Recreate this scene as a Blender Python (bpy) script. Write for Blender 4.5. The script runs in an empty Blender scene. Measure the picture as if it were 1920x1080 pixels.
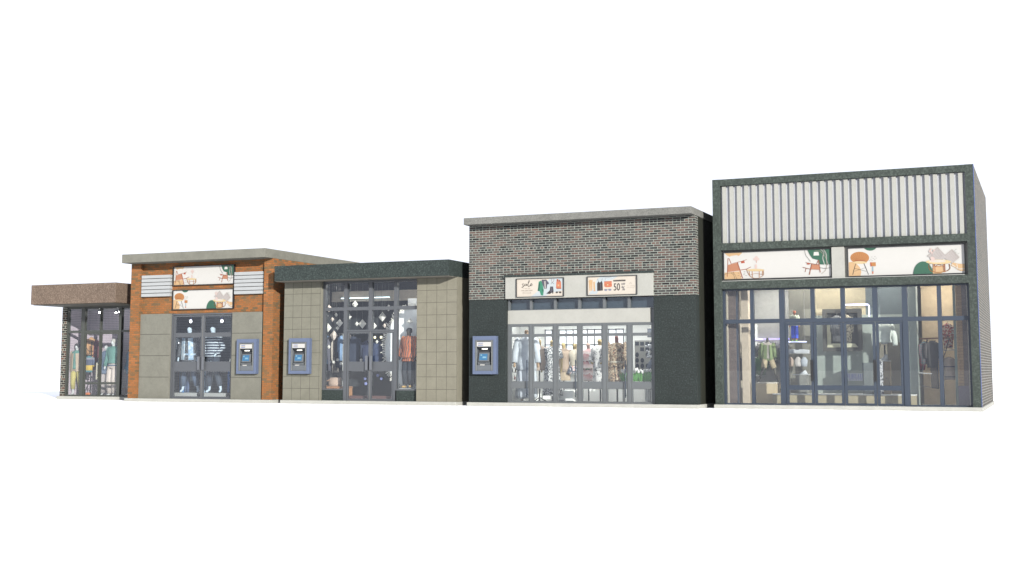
import bpy, math, random
from mathutils import Vector
random.seed(7)
S = bpy.context.scene
C = S.collection
PI = math.pi
K = 3.0            # how much brighter a sunlit wall reads than its base colour

# ------------------------------------------------------------------ mesh helper
class MB:
    def __init__(s): s.v=[]; s.f=[]; s.m=[]; s.sm=[]
    def face(s, idx, m=0, sm=False): s.f.append(idx); s.m.append(m); s.sm.append(sm)
    def box(s, x0,x1,y0,y1,z0,z1, m=0):
        b=len(s.v)
        s.v += [(x0,y0,z0),(x1,y0,z0),(x1,y1,z0),(x0,y1,z0),(x0,y0,z1),(x1,y0,z1),(x1,y1,z1),(x0,y1,z1)]
        for q in ((0,3,2,1),(4,5,6,7),(0,1,5,4),(1,2,6,5),(2,3,7,6),(3,0,4,7)): s.face([b+i for i in q],m)
        return s
    def obox(s, c, size, rz=0, ry=0, rx=0, m=0):
        from mathutils import Euler
        R=Euler((rx,ry,rz)).to_matrix(); b=len(s.v); hx,hy,hz=[a/2 for a in size]
        for p in ((-hx,-hy,-hz),(hx,-hy,-hz),(hx,hy,-hz),(-hx,hy,-hz),(-hx,-hy,hz),(hx,-hy,hz),(hx,hy,hz),(-hx,hy,hz)):
            q=R@Vector(p)+Vector(c); s.v.append(tuple(q))
        for q in ((0,3,2,1),(4,5,6,7),(0,1,5,4),(1,2,6,5),(2,3,7,6),(3,0,4,7)): s.face([b+i for i in q],m)
        return s
    def poly(s, pts, y, t=.002, m=0):
        # outline in the X-Z plane facing -Y, front face at y
        a=sum(pts[i][0]*pts[(i+1)%len(pts)][1]-pts[(i+1)%len(pts)][0]*pts[i][1] for i in range(len(pts)))
        if a<0: pts=pts[::-1]
        n=len(pts); b=len(s.v)
        s.v += [(p[0],y,p[1]) for p in pts]+[(p[0],y+t,p[1]) for p in pts]
        s.face(list(range(b,b+n)),m)
        s.face(list(range(b+2*n-1,b+n-1,-1)),m)
        for i in range(n): s.face([b+i,b+n+i,b+n+(i+1)%n,b+(i+1)%n],m)
        return s
    def line(s, pts, w, y, t=.002, m=0):
        for (x0,z0),(x1,z1) in zip(pts,pts[1:]):
            dx,dz=x1-x0,z1-z0; l=math.hypot(dx,dz) or 1; nx,nz=-dz/l*w/2,dx/l*w/2
            ex,ez=dx/l*w*.3,dz/l*w*.3
            s.poly([(x0-nx-ex,z0-nz-ez),(x1-nx+ex,z1-nz+ez),(x1+nx+ex,z1+nz+ez),(x0+nx-ex,z0+nz-ez)],y,t,m)
        return s
    def tube(s, path, r, n=8, m=0, cap=True):
        P=[Vector(p) for p in path]; rs=r if isinstance(r,(list,tuple)) else [r]*len(P)
        b=len(s.v); up=Vector((0,0,1)); prev=None
        for i,p in enumerate(P):
            d=(P[min(i+1,len(P)-1)]-P[max(i-1,0)]).normalized()
            a = d.cross(prev if prev is not None else (Vector((0,1,0)) if abs(d.z)>.9 else up))
            if prev is not None: a=prev-d*prev.dot(d)
            if a.length<1e-6: a=d.cross(Vector((1,0,0)))
            a.normalize(); c=d.cross(a); prev=a
            for k in range(n):
                t=2*PI*k/n; q=p+(a*math.cos(t)+c*math.sin(t))*rs[i]; s.v.append(tuple(q))
        for i in range(len(P)-1):
            for k in range(n):
                s.face([b+i*n+k,b+i*n+(k+1)%n,b+(i+1)*n+(k+1)%n,b+(i+1)*n+k],m,True)
        if cap:
            s.face([b+k for k in range(n-1,-1,-1)],m); s.face([b+(len(P)-1)*n+k for k in range(n)],m)
        return s
    def loft(s, rings, n=18, m=0, fold=0, kf=7, ph=0.0):
        # rings: (cx,cy,cz,rx,ry[,foldscale]); horizontal ellipses bottom to top or top to bottom
        b=len(s.v)
        for R in rings:
            cx,cy,cz,rx,ry=R[:5]; fs=R[5] if len(R)>5 else 1
            for k in range(n):
                t=2*PI*k/n; g=1+fold*fs*math.sin(kf*t+ph+cz*3)
                s.v.append((cx+rx*g*math.cos(t),cy+ry*g*math.sin(t),cz))
        for i in range(len(rings)-1):
            for k in range(n):
                s.face([b+i*n+k,b+i*n+(k+1)%n,b+(i+1)*n+(k+1)%n,b+(i+1)*n+k],m,True)
        s.face([b+k for k in range(n-1,-1,-1)],m); s.face([b+(len(rings)-1)*n+k for k in range(n)],m)
        return s
    def ball(s, c, r, n=12, m=0):
        if not isinstance(r,(list,tuple)): r=(r,r,r)
        rings=[]
        for i in range(1,n//2+0):
            a=-PI/2+PI*i/(n//2); rings.append((c[0],c[1],c[2]+r[2]*math.sin(a),r[0]*math.cos(a),r[1]*math.cos(a)))
        return s.loft(rings,n,m)
    def disc(s, cx,cz,rx,rz,y,t=.002,n=28,m=0,a0=0,a1=2*PI):
        full=abs(a1-a0-2*PI)<1e-6; k=n if full else n+1
        return s.poly([(cx+rx*math.cos(a0+(a1-a0)*i/n),cz+rz*math.sin(a0+(a1-a0)*i/n)) for i in range(k)],y,t,m)
    def build(s, name, mats, parent=None, at=None, bevel=0):
        me=bpy.data.meshes.new(name); o=(0,0,0)
        if parent is not None: o=tuple(world_loc(parent))
        elif at is not None: o=at
        me.from_pydata([(a-o[0],b-o[1],c-o[2]) for a,b,c in s.v],[],s.f)
        if not isinstance(mats,(list,tuple)): mats=[mats]
        for m in mats: me.materials.append(m)
        me.polygons.foreach_set('material_index',s.m); me.polygons.foreach_set('use_smooth',s.sm); me.update()
        ob=bpy.data.objects.new(name,me); C.objects.link(ob)
        if parent is not None: ob.parent=parent
        else: ob.location=o
        if bevel:
            bv=ob.modifiers.new('bevel','BEVEL'); bv.width=bevel; bv.segments=2; bv.limit_method='ANGLE'
        return ob
def world_loc(o):
    l=Vector(o.location)
    while o.parent is not None: o=o.parent; l+=Vector(o.location)
    return l
def thing(name,label,cat,loc,group=None):
    o=bpy.data.objects.new(name,None); C.objects.link(o); o.location=loc; o.empty_display_size=.2
    o['label']=label; o['category']=cat
    if group: o['group']=group
    return o
def tag(o,label,cat,group=None):
    o['label']=label; o['category']=cat
    if group: o['group']=group
    return o
def struct(o): o['kind']='structure'; return o

# ------------------------------------------------------------------ materials
def lin(c): c/=255; return c/12.92 if c<=.04045 else ((c+.055)/1.055)**2.4
def col(r,g,b,k=None): k=K if k is None else k; return (lin(r)/k,lin(g)/k,lin(b)/k,1)
class NT:
    def __init__(s,name):
        s.mat=bpy.data.materials.new(name); s.mat.use_nodes=True; s.t=s.mat.node_tree; s.t.nodes.clear()
        s.out=s.n('ShaderNodeOutputMaterial'); s.b=s.n('ShaderNodeBsdfPrincipled'); s.l(s.b.outputs[0],s.out.inputs[0])
    def n(s,t,**k):
        o=s.t.nodes.new(t)
        for a,b in k.items(): setattr(o,a,b)
        return o
    def l(s,a,b): s.t.links.new(a,b)
    def math(s,op,a,b=None,c=None):
        o=s.n('ShaderNodeMath',operation=op)
        for i,x in enumerate((a,b,c)):
            if x is None: continue
            if isinstance(x,(int,float)): o.inputs[i].default_value=x
            else: s.l(x,o.inputs[i])
        return o.outputs[0]
    def pos(s):
        g=s.n('ShaderNodeNewGeometry'); sp=s.n('ShaderNodeSeparateXYZ'); s.l(g.outputs['Position'],sp.inputs[0])
        ns=s.n('ShaderNodeSeparateXYZ'); s.l(g.outputs['Normal'],ns.inputs[0])
        return g.outputs['Position'],sp.outputs,ns.outputs
    def noise(s,vec,scale,detail=4,rough=.6):
        o=s.n('ShaderNodeTexNoise'); o.inputs['Scale'].default_value=scale; o.inputs['Detail'].default_value=detail
        o.inputs['Roughness'].default_value=rough; s.l(vec,o.inputs['Vector']); return o.outputs['Fac']
    def ramp(s,fac,stops,interp='LINEAR'):
        o=s.n('ShaderNodeValToRGB'); e=o.color_ramp.elements; o.color_ramp.interpolation=interp
        while len(e)<len(stops): e.new(.5)
        for el,(p,c) in zip(e,stops): el.position=p; el.color=c
        s.l(fac,o.inputs[0]); return o.outputs['Color']
    def mix(s,f,a,b,mode='MIX'):
        o=s.n('ShaderNodeMix',data_type='RGBA',blend_type=mode)
        for i,x in ((0,f),(6,a),(7,b)):
            if isinstance(x,(int,float)): o.inputs[i].default_value=x
            elif isinstance(x,tuple): o.inputs[i].default_value=x
            else: s.l(x,o.inputs[i])
        return o.outputs[2]
    def bump(s,h,strength,dist=.01):
        o=s.n('ShaderNodeBump'); o.inputs['Strength'].default_value=strength; o.inputs['Distance'].default_value=dist
        s.l(h,o.inputs['Height']); s.l(o.outputs[0],s.b.inputs['Normal'])
def sc(c,f): return (c[0]*f,c[1]*f,c[2]*f,1)
def plain(name,c,rough=.6,var=.12,scale=6,metal=0,spec=.5):
    t=NT(name); p,_,_=t.pos(); f=t.noise(p,scale)
    t.l(t.ramp(f,[(.25,sc(c,1-var)),(.75,sc(c,1+var))]),t.b.inputs['Base Color'])
    t.b.inputs['Roughness'].default_value=rough; t.b.inputs['Metallic'].default_value=metal
    t.b.inputs['Specular IOR Level'].default_value=spec
    return t.mat
def concrete(name,c,var=.2,grid=None,line=.35,spk=.1):
    t=NT(name); p,s,n=t.pos(); f=t.noise(p,3.2,6,.65); f2=t.noise(p,60,3,.7); f3=t.noise(p,11,4,.6)
    base=t.ramp(f,[(.3,sc(c,1-var)),(.7,sc(c,1+var*.6))])
    base=t.mix(.9,base,t.ramp(f3,[(.3,(1-var*.7,)*3+(1,)),(.5,(1,1,1,1))]),'MULTIPLY')
    base=t.mix(1.0,base,t.ramp(f2,[(.3,(1-spk*1.6,)*3+(1,)),(.62,(1,1,1,1))]),'MULTIPLY')
    if grid:
        x0,px,z0,pz,w=grid
        def near(v,o,per):
            fr=t.math('FRACT',t.math('DIVIDE',t.math('SUBTRACT',v,o),per)); 
            return t.math('LESS_THAN',t.math('ABSOLUTE',t.math('SUBTRACT',fr,.5)),0) if 0 else t.math('GREATER_THAN',t.math('ABSOLUTE',t.math('SUBTRACT',fr,.5)),.5-w/2/per)
        g=near(s[2],z0,pz)
        if px: g=t.math('MAXIMUM',g,near(s[0],x0,px))
        g=t.math('MULTIPLY',g,t.math('GREATER_THAN',t.math('ABSOLUTE',n[1]),.5))
        base=t.mix(g,base,sc(c,line))
        t.bump(t.math('SUBTRACT',t.math('MULTIPLY',f2,.12),g),.5,.006)
    else: t.bump(f2,.25,.006)
    t.l(base,t.b.inputs['Base Color']); t.b.inputs['Roughness'].default_value=.85; t.b.inputs['Specular IOR Level'].default_value=.25
    return t.mat
def granite(name,c,hi,scale=38,var=.45,jz=None):
    t=NT(name); p,s,n=t.pos(); f=t.noise(p,scale,3,.75); f2=t.noise(p,2.2,4,.6)
    base=t.ramp(f,[(.30,sc(c,1-var)),(.5,c),(.70,hi)])
    base=t.mix(.8,base,t.ramp(f2,[(.3,(.78,.78,.78,1)),(.7,(1.1,1.1,1.1,1))]),'MULTIPLY')
    if jz:
        z0,pz,w=jz
        fr=t.math('FRACT',t.math('DIVIDE',t.math('SUBTRACT',s[2],z0),pz))
        base=t.mix(t.math('LESS_THAN',fr,w/pz),base,sc(c,.72))
    t.l(base,t.b.inputs['Base Color']); t.b.inputs['Roughness'].default_value=.75; t.b.inputs['Specular IOR Level'].default_value=.3
    t.bump(f,.3,.006)
    return t.mat
def brick(name,stops,mortar,w,h,mw,off=.5,z0=0.0,x0=0.0,header=None,bias=0.0):
    t=NT(name); p,s,n=t.pos()
    u=t.math('ADD',t.math('ADD',s[0],s[1]),-x0); z=t.math('ADD',s[2],-z0)
    def br(width):
        cb=t.n('ShaderNodeCombineXYZ'); t.l(u,cb.inputs[0]); t.l(z,cb.inputs[1])
        o=t.n('ShaderNodeTexBrick'); t.l(cb.outputs[0],o.inputs['Vector'])
        o.offset=off; o.squash=1
        o.inputs['Color1'].default_value=(0,0,0,1); o.inputs['Color2'].default_value=(1,1,1,1); o.inputs['Mortar'].default_value=(.5,.5,.5,1)
        o.inputs['Scale'].default_value=1; o.inputs['Mortar Size'].default_value=mw; o.inputs['Mortar Smooth'].default_value=.1
        o.inputs['Bias'].default_value=bias; o.inputs['Brick Width'].default_value=width; o.inputs['Row Height'].default_value=h
        return o.outputs['Color'],o.outputs['Fac']
    c1,f1=br(w)
    if header:
        c2,f2=br(w/2)
        row=t.math('FLOOR',t.math('DIVIDE',z,h))
        isH=t.math('LESS_THAN',t.math('ABSOLUTE',t.math('SUBTRACT',t.math('FLOORED_MODULO',row,header[0]),header[1])),.5)
        c1=t.mix(isH,c1,c2); f1=t.math('ADD',t.math('MULTIPLY',f2,isH),t.math('MULTIPLY',f1,t.math('SUBTRACT',1,isH)))
    f=t.noise(p,30,3,.7); f3=t.noise(p,1.3,4,.6)
    base=t.ramp(c1,stops)
    base=t.mix(.8,base,t.ramp(f,[(.25,(.68,.68,.68,1)),(.75,(1.3,1.3,1.3,1))]),'MULTIPLY')
    mo=t.mix(.6,mortar,t.ramp(f,[(.3,(.75,.75,.75,1)),(.7,(1.15,1.15,1.15,1))]),'MULTIPLY')
    base=t.mix(f1,base,mo)
    base=t.mix(.5,base,t.ramp(f3,[(.3,(.8,.8,.8,1)),(.7,(1.12,1.12,1.12,1))]),'MULTIPLY')
    t.l(base,t.b.inputs['Base Color']); t.b.inputs['Roughness'].default_value=.85; t.b.inputs['Specular IOR Level'].default_value=.25
    t.bump(t.math('SUBTRACT',t.math('MULTIPLY',f,.4),f1),.6,.006)
    return t.mat
def glass_mat(name,tint=(.86,.89,.9,1),refl=1.72,rough=.0):
    m=bpy.data.materials.new(name); m.use_nodes=True; t=m.node_tree; t.nodes.clear()
    o=t.nodes.new('ShaderNodeOutputMaterial'); mx=t.nodes.new('ShaderNodeMixShader'); tr=t.nodes.new('ShaderNodeBsdfTransparent')
    gl=t.nodes.new('ShaderNodeBsdfGlossy'); fr=t.nodes.new('ShaderNodeFresnel')
    tr.inputs[0].default_value=tint; gl.inputs['Roughness'].default_value=rough; gl.inputs[0].default_value=(.92,.95,1,1); fr.inputs[0].default_value=refl
    ge=t.nodes.new('ShaderNodeNewGeometry'); mm=t.nodes.new('ShaderNodeMath'); mm.operation='MULTIPLY'; m1=t.nodes.new('ShaderNodeMath'); m1.operation='SUBTRACT'; m1.inputs[0].default_value=1
    tm=t.nodes.new('ShaderNodeMix'); tm.data_type='RGBA'; tm.inputs[6].default_value=tint; tm.inputs[7].default_value=(1,1,1,1)
    t.links.new(ge.outputs['Backfacing'],m1.inputs[1]); t.links.new(ge.outputs['Backfacing'],tm.inputs[0]); t.links.new(tm.outputs[2],tr.inputs[0])
    t.links.new(fr.outputs[0],mm.inputs[0]); t.links.new(m1.outputs[0],mm.inputs[1])
    t.links.new(mm.outputs[0],mx.inputs[0]); t.links.new(tr.outputs[0],mx.inputs[1]); t.links.new(gl.outputs[0],mx.inputs[2]); t.links.new(mx.outputs[0],o.inputs[0])
    return m
def emit(name,c,st):
    t=NT(name); t.b.inputs['Base Color'].default_value=c; t.b.inputs['Emission Color'].default_value=c; t.b.inputs['Emission Strength'].default_value=st
    return t.mat
def pattern(name,stops,scale=14,kind='noise',dist=0,interp='CONSTANT'):
    t=NT(name); p,s,n=t.pos()
    if kind=='noise': f=t.noise(p,scale,2,.5)
    elif kind=='voronoi':
        o=t.n('ShaderNodeTexVoronoi'); o.inputs['Scale'].default_value=scale; t.l(p,o.inputs['Vector']); f=t.math('FRACT',t.math('MULTIPLY',o.outputs['Color'],1.0))
        sp=t.n('ShaderNodeSeparateColor'); t.l(o.outputs['Color'],sp.inputs[0]); f=sp.outputs[0]
    elif kind in('hstripe','vstripe'):
        f=t.math('FRACT',t.math('MULTIPLY',t.math('ADD',s[2] if kind=='hstripe' else s[0],t.math('MULTIPLY',t.noise(p,6),dist)),scale))
    elif kind=='grid':
        a=t.math('FRACT',t.math('MULTIPLY',s[2],scale)); b=t.math('FRACT',t.math('MULTIPLY',t.math('ADD',s[0],s[1]),scale)); f=t.math('MINIMUM',a,b)
    t.l(t.ramp(f,stops,interp),t.b.inputs['Base Color']); t.b.inputs['Roughness'].default_value=.85
    return t.mat
def slats(name,c1,c2,per,duty=.8,axis=2):
    t=NT(name); p,s,n=t.pos(); fr=t.math('FRACT',t.math('DIVIDE',s[axis],per)); f=t.noise(p,9)
    a=t.ramp(f,[(.3,sc(c1,.85)),(.7,sc(c1,1.15))])
    t.l(t.mix(t.math('GREATER_THAN',fr,duty),a,c2),t.b.inputs['Base Color']); t.b.inputs['Roughness'].default_value=.7
    return t.mat

M={}
M['conc']=concrete('grey_concrete',col(158,157,145),.15,spk=.08)
M['conc_rough']=concrete('rough_grey_render',col(172,172,166),.14,spk=.38)
M['conc_panel']=concrete('concrete_panel_joints',col(158,157,145),.12,grid=(0,0,-.005,.663,.014),line=.25)
M['tile_r']=concrete('concrete_tile_right',col(167,163,146),.11,grid=(-16.4,.316,-.006,.3467,.011),line=.35)
M['tile_l']=concrete('concrete_tile_left',col(160,158,143),.11,grid=(-20.85,.311,-.006,.3467,.011),line=.35)
M['tile_side']=concrete('concrete_plain_side',col(160,155,136),.08)
M['white_conc']=concrete('white_concrete',col(214,214,206),.06,spk=.05)
M['plinth']=concrete('pale_kerb_concrete',col(226,226,218),.08,spk=.1)
M['granite']=granite('dark_green_granite',col(55,67,65),col(98,112,108),scale=27,var=.45)
M['granite_wall']=granite('dark_green_granite_cladding',col(43,53,52),col(76,88,86),scale=27,jz=(2.41,.24,.008))
M['granite_frame']=granite('green_grey_granite_frame',col(72,83,77),col(112,124,116),scale=27)
M['granite_side']=granite('dark_olive_cladding',col(44,47,36),col(56,60,46),var=.2)
M['pebble']=granite('brown_pebble_render',col(138,118,102),col(184,164,146),scale=30,var=.4)
M['soffit']=plain('grey_soffit',col(150,145,132),.8)
M['soffit_dk']=plain('dark_soffit_board',col(120,118,105),.8)
b=lambda r,g,bb: col(r,g,bb)
M['brick4']=brick('red_and_black_brick',[(0,b(44,42,42)),(.25,b(72,72,73)),(.5,b(94,88,85)),(.75,b(112,96,91)),(1,b(132,106,97))],b(186,194,184),.21,.0629,.0085,z0=.0,x0=.02,header=(9,3))
M['brick2']=brick('orange_brick',[(0,b(134,112,80)),(.2,b(160,118,74)),(.45,b(180,120,68)),(.75,b(190,122,66)),(1,b(200,130,76))],b(140,120,96),.17,.0629,.005)
M['brick5']=brick('grey_brown_side_brick',[(0,b(72,69,66)),(.5,b(98,91,85)),(1,b(124,108,98))],b(184,186,178),.21,.067,.0098)
M['brick1']=brick('black_brick',[(0,b(14,16,20)),(.45,b(48,46,46)),(.8,b(92,62,54)),(1,b(130,84,68))],b(196,198,184),.17,.076,.011,header=(6,2))
M['brick_int']=brick('brown_interior_brick',[(0,b(118,104,98)),(1,b(140,124,116))],b(128,114,108),.2,.07,.006)
M['brick_tan']=brick('tan_interior_brick',[(0,b(196,160,118)),(1,b(216,178,132))],b(176,146,112),.2,.07,.006)
M['fr_blue']=plain('slate_blue_aluminium',col(64,77,95),.42,.05)
M['fr_grey']=plain('mid_grey_aluminium',col(106,110,116),.42,.05)
M['fr_grey4']=plain('light_grey_aluminium',col(122,127,130),.42,.05)
M['fr_olive']=plain('dark_olive_aluminium',col(82,86,80),.42,.05)
M['fr_dark']=plain('dark_grey_seal',col(40,44,50),.5,.05)
M['steel']=plain('brushed_steel',col(190,188,180),.3,.05,metal=.5)
M['handle']=plain('grey_handle_metal',col(128,132,140),.35,.05)
M['cream_handle']=plain('pale_handle_metal',col(205,205,190),.35,.05)
M['glass']=glass_mat('shop_glass')
M['glass_dark']=glass_mat('dark_clerestory_glass',(.75,.8,.84,1),1.6)
M['navy_edge']=plain('blue_metal_edge',col(84,112,190),.4)
M['black']=plain('black_paint',col(24,26,30),.5)
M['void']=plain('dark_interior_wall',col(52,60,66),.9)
M['white']=plain('white_paint',col(225,226,222),.5,.03)
M['sign_white']=plain('sign_white',col(238,236,231),.45,.01)
M['louvre']=concrete('white_louvre_board',col(216,220,222),.05,spk=.05)
M['stone_back']=plain('recess_grey_render',col(150,152,160),.8,.08,20)

# ------------------------------------------------------------------ generic builders
def shell(root,x0,x1,y0,y1,H,openings,wall,side,th=.22,name='wall',frontmats=None):
    """hollow body: front wall with rectangular opening, sides, back."""
    xo0,xo1,zo0,zo1=openings
    m=MB(); m.box(x0,xo0,y0,y0+th,0,H); 
    if zo1<H: m.box(xo0,xo1,y0,y0+th,zo1,H)
    if zo0>0: m.box(xo0,xo1,y0,y0+th,0,zo0)
    m.build(name,wall,root)
    MB().box(xo1,x1,y0,y0+th,0,H).build(name,(frontmats or wall),root)
    MB().box(x1-th,x1-.0,y0+th,y1,0,H).build('side_wall',side,root)
    MB().box(x0,x0+th,y0+th,y1,0,H).build('side_wall',side,root)
    MB().box(x0+th,x1-th,y1-th,y1,0,H).build('back_wall',side,root)
def room(root,x0,x1,y0,y1,z1,floor,back,sidem,ceil):
    MB().box(x0,x1,y0,y1,-.06,.0-.002).build('shop_floor',floor,root)
    MB().box(x0,x1,y1,y1+.06,0,z1).build('shop_back_wall',back,root)
    MB().box(x0,x0+.05,y0,y1,0,z1).build('shop_side_wall',sidem,root)
    MB().box(x1-.05,x1,y0,y1,0,z1).build('shop_side_wall',sidem,root)
    MB().box(x0,x1,y0,y1+.06,z1,z1+.06).build('shop_ceiling',ceil,root)
def pane(root,x0,x1,y,z0,z1,mat=None,name='glass'):
    return MB().box(x0,x1,y,y+.006,z0,z1).build(name,mat or M['glass'],root)
def window(root,x0,x1,z0,z1,y,mat,fw=(.04,.04,.04,.04),d=.07,glass=None,name='window'):
    l,r,b_,t_=fw
    m=MB(); m.box(x0,x0+l,y,y+d,z0,z1); m.box(x1-r,x1,y,y+d,z0,z1); m.box(x0+l,x1-r,y+.003,y+d-.003,z0,z0+b_); m.box(x0+l,x1-r,y+.003,y+d-.003,z1-t_,z1)
    f=m.build(name,mat,root)
    pane(f,x0+l-.004,x1-r+.004,y+d*.5,z0+b_-.004,z1-t_+.004,glass)
    return f
def door(root,x0,x1,z1,y,mat,stile=.06,bot=.05,top=.05,bars=(),d=.05,hx=None,hz=(.88,1.29),hw=.05,hmat=None,hstyle='plate'):
    """glazed door leaf: bars = [(z0,z1)] solid rails between panes"""
    m=MB(); m.box(x0,x0+stile,y,y+d,.005,z1); m.box(x1-stile,x1,y,y+d,.005,z1)
    rails=[(.005,bot)]+list(bars)+[(z1-top,z1)]
    for a,c in rails: m.box(x0+stile,x1-stile,y+.004,y+d-.004,a,c)
    f=m.build('door',mat,root)
    for (a,b0),(c,e) in zip(rails,rails[1:]):
        pane(f,x0+stile-.004,x1-stile+.004,y+d*.5,b0-.004,c+.004)
    if hx is not None:
        h=MB()
        if hstyle=='plate':
            h.box(hx-hw/2,hx+hw/2,y-.075,y-.045,hz[0],hz[1]); 
            h.box(hx-.012,hx+.012,y-.045,y,hz[0]+.05,hz[0]+.08); h.box(hx-.012,hx+.012,y-.045,y,hz[1]-.08,hz[1]-.05)
        else:
            h.tube([(hx,y-.06,hz[0]),(hx,y-.06,hz[1])],.014,8); h.tube([(hx,y-.06,hz[0]+.06),(hx,y,hz[0]+.06)],.01,6); h.tube([(hx,y-.06,hz[1]-.06),(hx,y,hz[1]-.06)],.01,6)
        h.build('handle',hmat or M['handle'],f)
    return f

# ================================================================== GROUND
g=MB(); g.v=[(-900,-900,-.1),(900,-900,-.1),(900,900,-.1),(-900,900,-.1)]; g.face([0,1,2,3])
gm=plain('white_ground',(.97,.97,.97,1),.9,.0,.5,spec=0)
struct(g.build('ground',gm))

# ================================================================== BUILDING 1 : brown canopy shop
r1=thing('shop_building','low glass shop with deep brown pebbled canopy and black brick pier','building',(-29.0,1.5,0))
MB().box(-30.80,-27.274,.056,7.5,3.014,3.658).build('canopy',[M['pebble']],r1,bevel=.012)
MB().box(-30.74,-27.33,.12,7.4,2.995,3.0135).build('soffit',M['soffit_dk'],r1)
MB().box(-30.80,-30.60,1.5,1.66,0,2.994).build('brick_pier',M['brick1'],r1)
MB().box(-30.80,-30.765,1.66,7.3,0,2.994).build('side_wall',M['brick1'],r1)
MB().box(-27.5,-27.3,2.0,7.3,0,2.994).build('side_wall',M['fr_olive'],r1)
MB().box(-30.6,-27.5,7.1,7.3,0,2.994).build('back_wall',M['fr_olive'],r1)
MB().box(-30.86,-27.2,1.42,7.45,-.1,-.001).build('plinth',M['plinth'],r1,bevel=.01)
m=MB(); y=1.52
for a,c in ((-30.6,-30.55),(-29.985,-29.83),(-29.19,-29.15),(-28.38,-28.27),(-27.33,-27.28)):
    m.box(a,c,y,y+.12,0,2.994)
for z0,z1 in ((2.12,2.20),(2.93,2.993)): m.box(-30.55,-27.33,y+.01,y+.11,z0,z1)
m.box(-30.55,-29.985,y+.01,y+.11,0.0,.05); m.box(-28.27,-27.33,y+.01,y+.11,0,.05)
fr=m.build('shopfront_frame',M['fr_olive'],r1)
for a,c in ((-30.55,-29.985),(-29.83,-29.19),(-29.15,-28.38),(-28.27,-27.33)):
    pane(fr,a,c,y+.05,2.20,2.93)
pane(fr,-30.55,-29.985,y+.05,.05,2.12); pane(fr,-28.27,-27.33,y+.05,.05,2.12)
door(r1,-29.83,-29.17,2.115,y+.02,M['fr_olive'],.05,.05,.05,[(.40,.475)],hx=-29.215,hz=(.56,1.12),hw=.035,hmat=M['cream_handle'])
door(r1,-29.165,-28.38,2.115,y+.02,M['fr_olive'],.05,.05,.05,[(.40,.475)])
M['tilewall']=pattern('mauve_mosaic_wall',[(0,col(122,112,120,1.25)),(.2,col(186,172,180,1.25))],17,'grid')
M['woodfl']=slats('oak_board_floor',col(196,150,110,2.0),col(150,110,80,2.0),.14,.94,0)
room(r1,-30.762,-27.52,1.66,2.75,2.93,M['woodfl'],M['tilewall'],M['tilewall'],M['white'])

# ================================================================== BUILDING 2 : orange brick shop
r2=thing('shop_building','orange brick shop with white louvres, concrete panels and flat grey concrete roof slab','building',(-23.9,0,0))
x0,x1=-26.61,-21.25
MB().box(x0,x1,-.456,6.0,4.208,4.479).build('roof_slab',M['conc'],r2,bevel=.01)
MB().box(x0,-26.245,0,.3,0,4.207).build('brick_pilaster',M['brick2'],r2)
MB().box(-21.585,x1,0,.3,0,4.207).build('brick_pilaster',M['brick2'],r2)
MB().box(-26.245,-21.585,.14,.3,2.62,4.207).build('brick_wall',M['brick2'],r2)
MB().box(x0,x0+.2,.3,5.9,0,4.207).build('side_wall',M['brick2'],r2)
MB().box(x1-.2,x1,.3,5.9,0,4.207).build('side_wall',M['brick2'],r2)
MB().box(x0+.2,x1-.2,5.7,5.9,0,4.207).build('back_wall',M['brick2'],r2)
MB().box(-26.242,-25.07,.06,.29,0,2.619).build('concrete_panel',M['conc_panel'],r2)
MB().box(-22.75,-21.66,.06,.29,0,2.619).build('concrete_panel',M['conc_panel'],r2)
MB().box(-21.66,-21.586,.14,.29,0,2.619).build('recess_shade_strip',M['fr_dark'],r2)  # dark colour stands in for the pilaster's cast shadow in the recess
MB().box(x0-.05,x1+.02,-.1,5.95,-.1,-.001).build('plinth',M['plinth'],r2,bevel=.01)
for xa,xb in ((-26.21,-25.1),(-22.68,-21.66)):
    for i in range(6):
        z=3.165+i*.1147
        MB().box(xa,xb,.02,.14,z,z+.096).build('louvre_board',M['louvre'],r2)
y=.16
m=MB(); m.box(-25.07,-25.02,y-.04,y+.08,0,2.62); m.box(-22.80,-22.75,y-.04,y+.08,0,2.62); m.box(-25.02,-22.8,y-.035,y+.08,2.57,2.615); m.box(-25.02,-22.8,y-.035,y+.08,0,.03)
m.build('door_frame',M['fr_grey'],r2)
for a,c,hx in ((-25.017,-23.915,-24.0),(-23.905,-22.803,-23.84)):
    door(r2,a,c,2.565,y,M['fr_grey'],.06,.07,.05,[(.83,1.135),(1.885,2.02)],hx=hx,hw=.075)
MB().box(-23.916,-23.904,y-.004,y+.05,0.03,2.565).build('door_seam',M['steel'],r2)
M['darkslat']=slats('dark_slatted_wall',col(80,88,96,1.6),col(34,38,44,1.6),.085,.82)
room(r2,-26.3,-22.0,.32,2.0,3.0,plain('grey_shop_floor',col(90,92,96),.6),M['darkslat'],M['darkslat'],plain('dark_ceiling',col(70,76,84),.8))

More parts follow.
